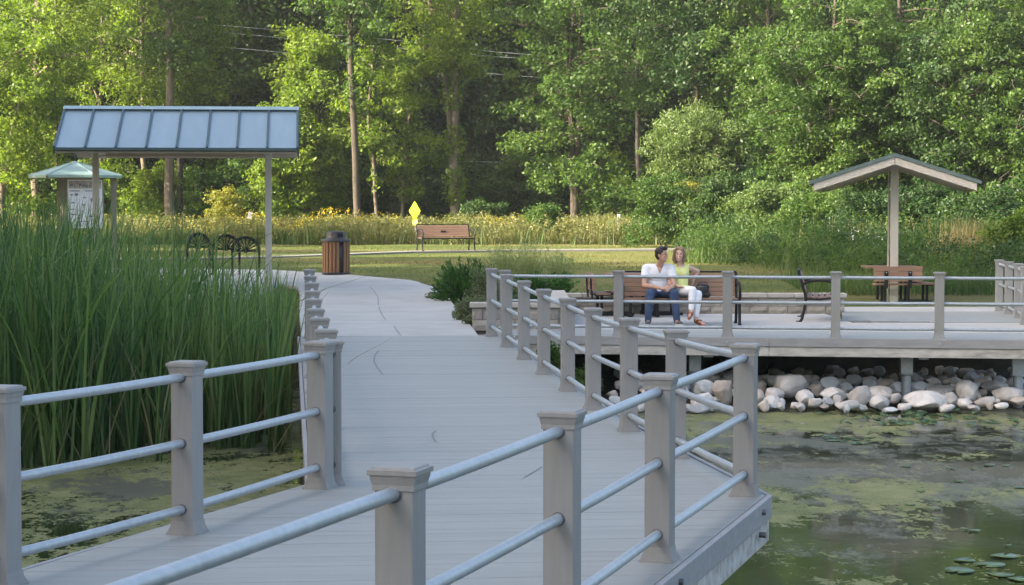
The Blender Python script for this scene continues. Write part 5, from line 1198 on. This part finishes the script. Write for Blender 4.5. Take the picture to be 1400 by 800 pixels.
M['black_bag'] = mat('black_handbag_leather', [(.3, (.012, .012, .013)), (.7, (.024, .024, .026))], .4, scale=18, bump=.15)
M['eye_dark'] = mat('eye_and_brow', [(.3, (.02, .015, .012)), (.7, (.035, .026, .02))], .4)
M['lips'] = mat('lips', [(.3, (.38, .13, .11)), (.7, (.45, .17, .14))], .5)
M['teeth'] = mat('teeth', [(.3, (.75, .74, .70)), (.7, (.8, .79, .75))], .35)

def head(b, c, m, s=1.0):
    """skull, jaw, nose, ears; m turns face-space (x right, -y forwards, z up) into the world"""
    P = lambda x, y, z: Vector(c) + m @ (Vector((x, y, z)) * s)
    b.ell(P(0, .01, .035), (.076 * s, .094 * s, .092 * s), m); b.ell(P(0, -.012, -.04), (.060 * s, .070 * s, .076 * s), m); b.ell(P(0, -.045, -.092), (.030 * s, .028 * s, .024 * s), m)
    b.cap(P(0, -.080, .018), P(0, -.103, -.024), .009 * s, .014 * s, 10); b.ell(P(0, -.078, .034), (.045 * s, .012 * s, .009 * s), m)
    for e in (-1, 1): b.ell(P(e * .076, .012, -.004), (.009 * s, .020 * s, .032 * s), m); b.ell(P(e * .038, -.06, -.02), (.022 * s, .02 * s, .02 * s), m)
    b.ell(P(0, -.078, -.058), (.024 * s, .012 * s, .010 * s), m); return P
def face(t, P, m, smile, s=1.0):
    for e in (-1, 1):
        b = MB(); bb = Body(); bb.ell(P(e * .031, -.0795, .012), (.0125 * s, .006 * s, .0055 * s), m); bb.build('eye', M['eye_dark'], t, .003, 0)
        bb = Body(); bb.cap(P(e * .017, -.086, .033), P(e * .047, -.075, .034), .0045 * s, .003 * s, 8); bb.build('eyebrow', M['eye_dark'], t, .003, 0)
    bb = Body(); w = .028 if smile else .021
    bb.cap(P(-w, -.076, -.050 if smile else -.056), P(0, -.0905, -.060), .005 * s, .0075 * s, 8); bb.cap(P(0, -.0905, -.060), P(w, -.076, -.050 if smile else -.056), .0075 * s, .005 * s, 8); mo = bb.build('mouth', M['lips'], t, .003, 0)
    if smile:
        bb = Body(); bb.cap(P(-.018, -.087, -.0545), P(.018, -.087, -.0545), .0052 * s, None, 8); bb.build('teeth', M['teeth'], mo, .003, 0)
def rotz(a): return Matrix.Rotation(a, 3, 'Z')

def man():
    ox, oy = lat(900.5, 34.3), BY; t = thing('person', 'person in white v-neck shirt and jeans sitting with clasped hands, looking aside', 'person', (ox, oy, PZ))
    sh = ((-.205, -.02, .935), (.215, -.03, .935)); el = ((-.245, -.16, .655), (.255, -.17, .665)); wr = ((.025, -.405, .615), (.185, -.40, .625)); hc = Vector((.055, -.135, 1.155))
    hip = ((-.09, .02, .53), (.10, .02, .53)); kn = ((-.165, -.43, .525), (.225, -.43, .535)); an = ((-.195, -.40, .10), (.285, -.41, .10))
    m = rotz(1.02) @ Matrix.Rotation(-.08, 3, 'X')
    b = Body(); P = head(b, hc, m, 1.04)
    b.cap((.02, -.055, .98), (.045, -.115, 1.08), .058, .053); b.ell((0, -.02, .86), (.165, .105, .17)); b.ell((0, .02, .66), (.145, .10, .17)); b.ell((0, .03, .55), (.16, .12, .10))
    b.cap(sh[0], sh[1], .06)
    for i in (0, 1):
        s_ = sh[i]; b.limb([s_, el[i], wr[i]], [.056, .043, .029]); b.cap((s_[0] * .5, -.03, .955), s_, .058, .056)
        b.limb([hip[i], kn[i], an[i]], [.085, .058, .040]); f = Vector(an[i]); b.cap(f, f + Vector((.0, -.06, -.055)), .036, .03)
    b.hand(wr[0], (.75, -.62, .02), (.25, .2, -.95), -1, 1.05, (.55, .75)); b.hand(wr[1], (-.8, -.55, .0), (-.1, .6, -.5), 1, 1.05, (.6, .8))
    b.build('body', M['skin'], t, .0065, 3)
    face(t, P, m, False, 1.04)
    h = Body(); h.ell(P(0, .022, .062), (.088, .104, .088), m); h.ell(P(0, .055, .01), (.082, .066, .085), m); h.ell(P(.0, -.045, .115), (.066, .05, .034), m); h.ell(P(.03, -.06, .112), (.04, .035, .03), m)
    h.cap(P(-.077, -.012, .05), P(-.078, -.004, .012), .014, .009); h.cap(P(.077, -.012, .05), P(.078, -.004, .012), .014, .009)
    inv = m.inverted()
    h.build('hair', M['hair_dark'], t, .007, 2, lambda c: (lambda q: q.y < -.052 and q.z < .082 * 1.0)(inv @ (c - hc)))
    c = Body(); c.ell((0, -.02, .855), (.19, .128, .175)); c.ell((0, .015, .68), (.172, .125, .19)); c.ell((0, .02, .565), (.178, .140, .085)); c.cap((-.17, -.022, .945), (.18, -.03, .945), .072); c.cap((.0, -.045, .96), (.02, -.06, 1.005), .085, .072)
    for i in (0, 1):
        a, e = Vector(sh[i]), Vector(el[i]); c.cap(a, a + (e - a) * .52, .074, .073)
    def neck(q):
        if q.z > 1.012 and abs(q.x - .02) < .12: return True
        return q.y < -.06 and q.z > .845 and abs(q.x - .018) < (q.z - .845) * .44
    def cuff(q):
        for i in (0, 1):
            a, e = Vector(sh[i]), Vector(el[i]); d = (e - a).normalized()
            if (q - a).dot(d) > .165 and ((q - a) - d * (q - a).dot(d)).length < .09: return True
        return q.z < .50
    c.build('shirt', M['white_cotton'], t, .008, 4, lambda q: neck(q) or cuff(q))
    j = Body(); j.ell((0, .025, .53), (.182, .15, .088))
    for i in (0, 1):
        j.limb([hip[i], kn[i]], [.102, .079]); k, a = Vector(kn[i]), Vector(an[i]); j.limb([k, k + (a - k) * .45, a + Vector((0, 0, -.02))], [.078, .066, .058])
    j.build('jeans', M['denim'], t, .008, 4)
    for i, yaw in ((0, -.12), (1, .35)):
        f = Vector(an[i]); d = rotz(yaw) @ Vector((0, -1, 0)); s_ = Body(); s_.ell(f + d * .085 + Vector((0, 0, -.062)), (.046, .125, .040), rotz(yaw)); s_.cap(f + Vector((0, 0, -.02)), f + d * .03 + Vector((0, 0, -.06)), .046, .045)
        so = s_.build('shoe', M['canvas_shoe'], t, .008, 3, lambda q: q.z < .016)
        mb = MB(); n = 20; cc = f + d * .08; sd = rotz(yaw) @ Vector((1, 0, 0))
        poly = [Vector(((cc + sd * .049 * math.cos(a) + d * .128 * math.sin(a)).x, (cc + sd * .049 * math.cos(a) + d * .128 * math.sin(a)).y)) for a in np.linspace(0, 2 * math.pi, n, endpoint=False)]
        mb.prism(poly, .002, .026); mb.build('sole', M['sole'], so)
man()

def woman():
    ox, oy = lat(931, 34.3), BY; t = thing('person', 'smiling person in sleeveless yellow blouse and white trousers with crossed legs, arm over backrest', 'person', (ox, oy, PZ))
    hc = Vector((-.02, -.03, 1.165)); sh = ((-.145, .02, .935), (.145, .05, .945)); m = rotz(-.12) @ Matrix.Rotation(.07, 3, 'Y')
    hipA, knA, anA = (-.04, .02, .545), (.165, -.46, .585), (.135, -.53, .235); hipB, knB, anB = (.08, .02, .52), (.262, -.41, .515), (.225, -.43, .115)
    b = Body(); P = head(b, hc, m, .98)
    b.cap((0, .02, .97), (-.01, -.005, 1.085), .048, .045); b.ell((0, .02, .87), (.135, .09, .14)); b.ell((0, .03, .72), (.115, .085, .15)); b.ell((.02, .03, .56), (.16, .12, .10)); b.cap(sh[0], sh[1], .046)
    b.limb([sh[1], (.305, .16, .88), (.245, .255, .845), ], [.046, .037, .035]); b.limb([(.305, .16, .88), (.245, .12, .765)], [.036, .024]); b.hand((.245, .12, .765), (-.25, -.12, -.95), (-.9, .2, .2), 1, .92, (.25, .35))
    b.limb([sh[0], (-.19, -.06, .68), (-.03, -.24, .635)], [.045, .036, .024]); b.hand((-.03, -.24, .635), (.75, -.6, -.05), (0, -.1, -1), -1, .92, (.2, .3))
    for h_, k_, a_, ft in ((hipA, knA, anA, (-.03, -.1, -.06)), (hipB, knB, anB, (.085, -.085, -.07))):
        b.limb([h_, k_, a_], [.08, .052, .033]); f = Vector(a_); b.cap(f + Vector((0, .01, -.03)), f + Vector(ft), .032, .024); b.cap(f + Vector(ft), f + Vector(ft) * 1.45 + Vector((0, 0, .012)), .026, .017)
    b.build('body', M['skin_fair'], t, .0065, 3); face(t, P, m, True, .98)
    h = Body(); h.ell(P(0, .022, .058), (.088, .104, .086), m); h.ell(P(0, .052, .0), (.086, .066, .11), m)
    for e in (-1, 1):
        h.limb([P(e * .05, -.05, .105), P(e * .084, -.03, .05), P(e * .092, -.008, -.03), P(e * .092, .008, -.09), P(e * .08, .0, -.125)], [.024, .022, .025, .028, .018]); h.limb([P(e * .05, .06, 0), P(e * .06, .055, -.13)], [.06, .035])
    inv = m.inverted(); h.build('hair', M['hair_brown'], t, .007, 2, lambda c: (lambda q: q.y < -.05 and q.z < .085 and abs(q.x) < .064 + .3 * max(0, -q.z))(inv @ (c - hc)))
    c = Body(); c.ell((0, .018, .865), (.155, .112, .145)); c.ell((0, .028, .72), (.136, .105, .16)); c.ell((.01, .03, .605), (.165, .132, .075)); c.cap((-.115, .022, .94), (.118, .046, .945), .060)
    c.ell((-.055, -.062, .862), (.06, .05, .06)); c.ell((.055, -.058, .862), (.06, .05, .06))
    def cut(q):
        if q.z > 1.0: return True
        if q.z > .955 and abs(q.x) < .065 and q.y < -.0: return True
        if abs(q.x) > .148 and q.z > .86: return True
        return q.z < .55
    c.build('blouse', M['lemon'], t, .008, 4, cut)
    j = Body(); j.ell((.02, .025, .535), (.175, .145, .085))
    for h_, k_, a_ in ((hipA, knA, anA), (hipB, knB, anB)):
        k, a = Vector(k_), Vector(a_); j.limb([h_, k], [.094, .069]); j.limb([k, k + (a - k) * .4, k + (a - k) * .86], [.068, .060, .046])
    j.build('trousers', M['white_denim'], t, .008, 4)
    for a_, ft in ((anA, (-.03, -.1, -.06)), (anB, (.085, -.085, -.07))):
        f = Vector(a_); v = Vector(ft); s_ = Body(); s_.cap(f + Vector((0, .02, -.052)), f + v * 1.5 + Vector((0, 0, -.014)), .033, .03); s_.cap(f + Vector((0, .012, -.01)), f + Vector((0, .014, -.04)), .037, .037); s_.cap(f + v * .55 + Vector((-.03, 0, .0)), f + v * .55 + Vector((.03, 0, .0)), .024, .024); s_.cap(f + v * 1.05 + Vector((-.025, 0, .0)), f + v * 1.05 + Vector((.025, 0, .0)), .022, .022)
        s_.build('sandal', M['tan_leather'], t, .007, 1)
woman()
def bag():
    x, y = lat(962, 34.2), BY - .02; t = thing('handbag', 'black handbag standing on the bench seat beside the white trousers', 'handbag', (x, y, PZ + .446), -.1)
    b = Body(); b.ell((0, 0, .115), (.115, .065, .12)); b.cap((-.085, 0, .05), (.085, 0, .05), .055); b.cap((-.075, 0, .17), (.08, 0, .18), .038); b.build('bag_body', M['black_bag'], t, .009, 3, None)
    mb = MB(); mb.tube(smooth_line([(-.07, -.03, .2), (-.06, -.04, .245), (0, -.04, .262), (.07, -.04, .25), (.085, -.03, .2)], 12), .008, 6); mb.build('handle', M['black_bag'], t)
    mb = MB(); mb.tube([(-.06, -.062, .175), (.065, -.062, .18)], .005, 6); mb.build('zip', M['steel_dark'], t)
bag()
# ------------------------------------------------------------------ hazy evening air
mb = MB(); mb.box((0, 62, 13), (220, 180, 31)); hz = mb.build('haze', None); hz['kind'] = 'stuff'
hm = bpy.data.materials.new('haze'); hm.use_nodes = True; hm.node_tree.nodes.clear()
ho = hm.node_tree.nodes.new('ShaderNodeOutputMaterial'); hv = hm.node_tree.nodes.new('ShaderNodeVolumePrincipled')
hv.inputs['Color'].default_value = (.95, 1, .9, 1); hv.inputs['Density'].default_value = .00032; hv.inputs['Anisotropy'].default_value = .2
hm.node_tree.links.new(hv.outputs[0], ho.inputs['Volume']); hz.data.materials.append(hm)
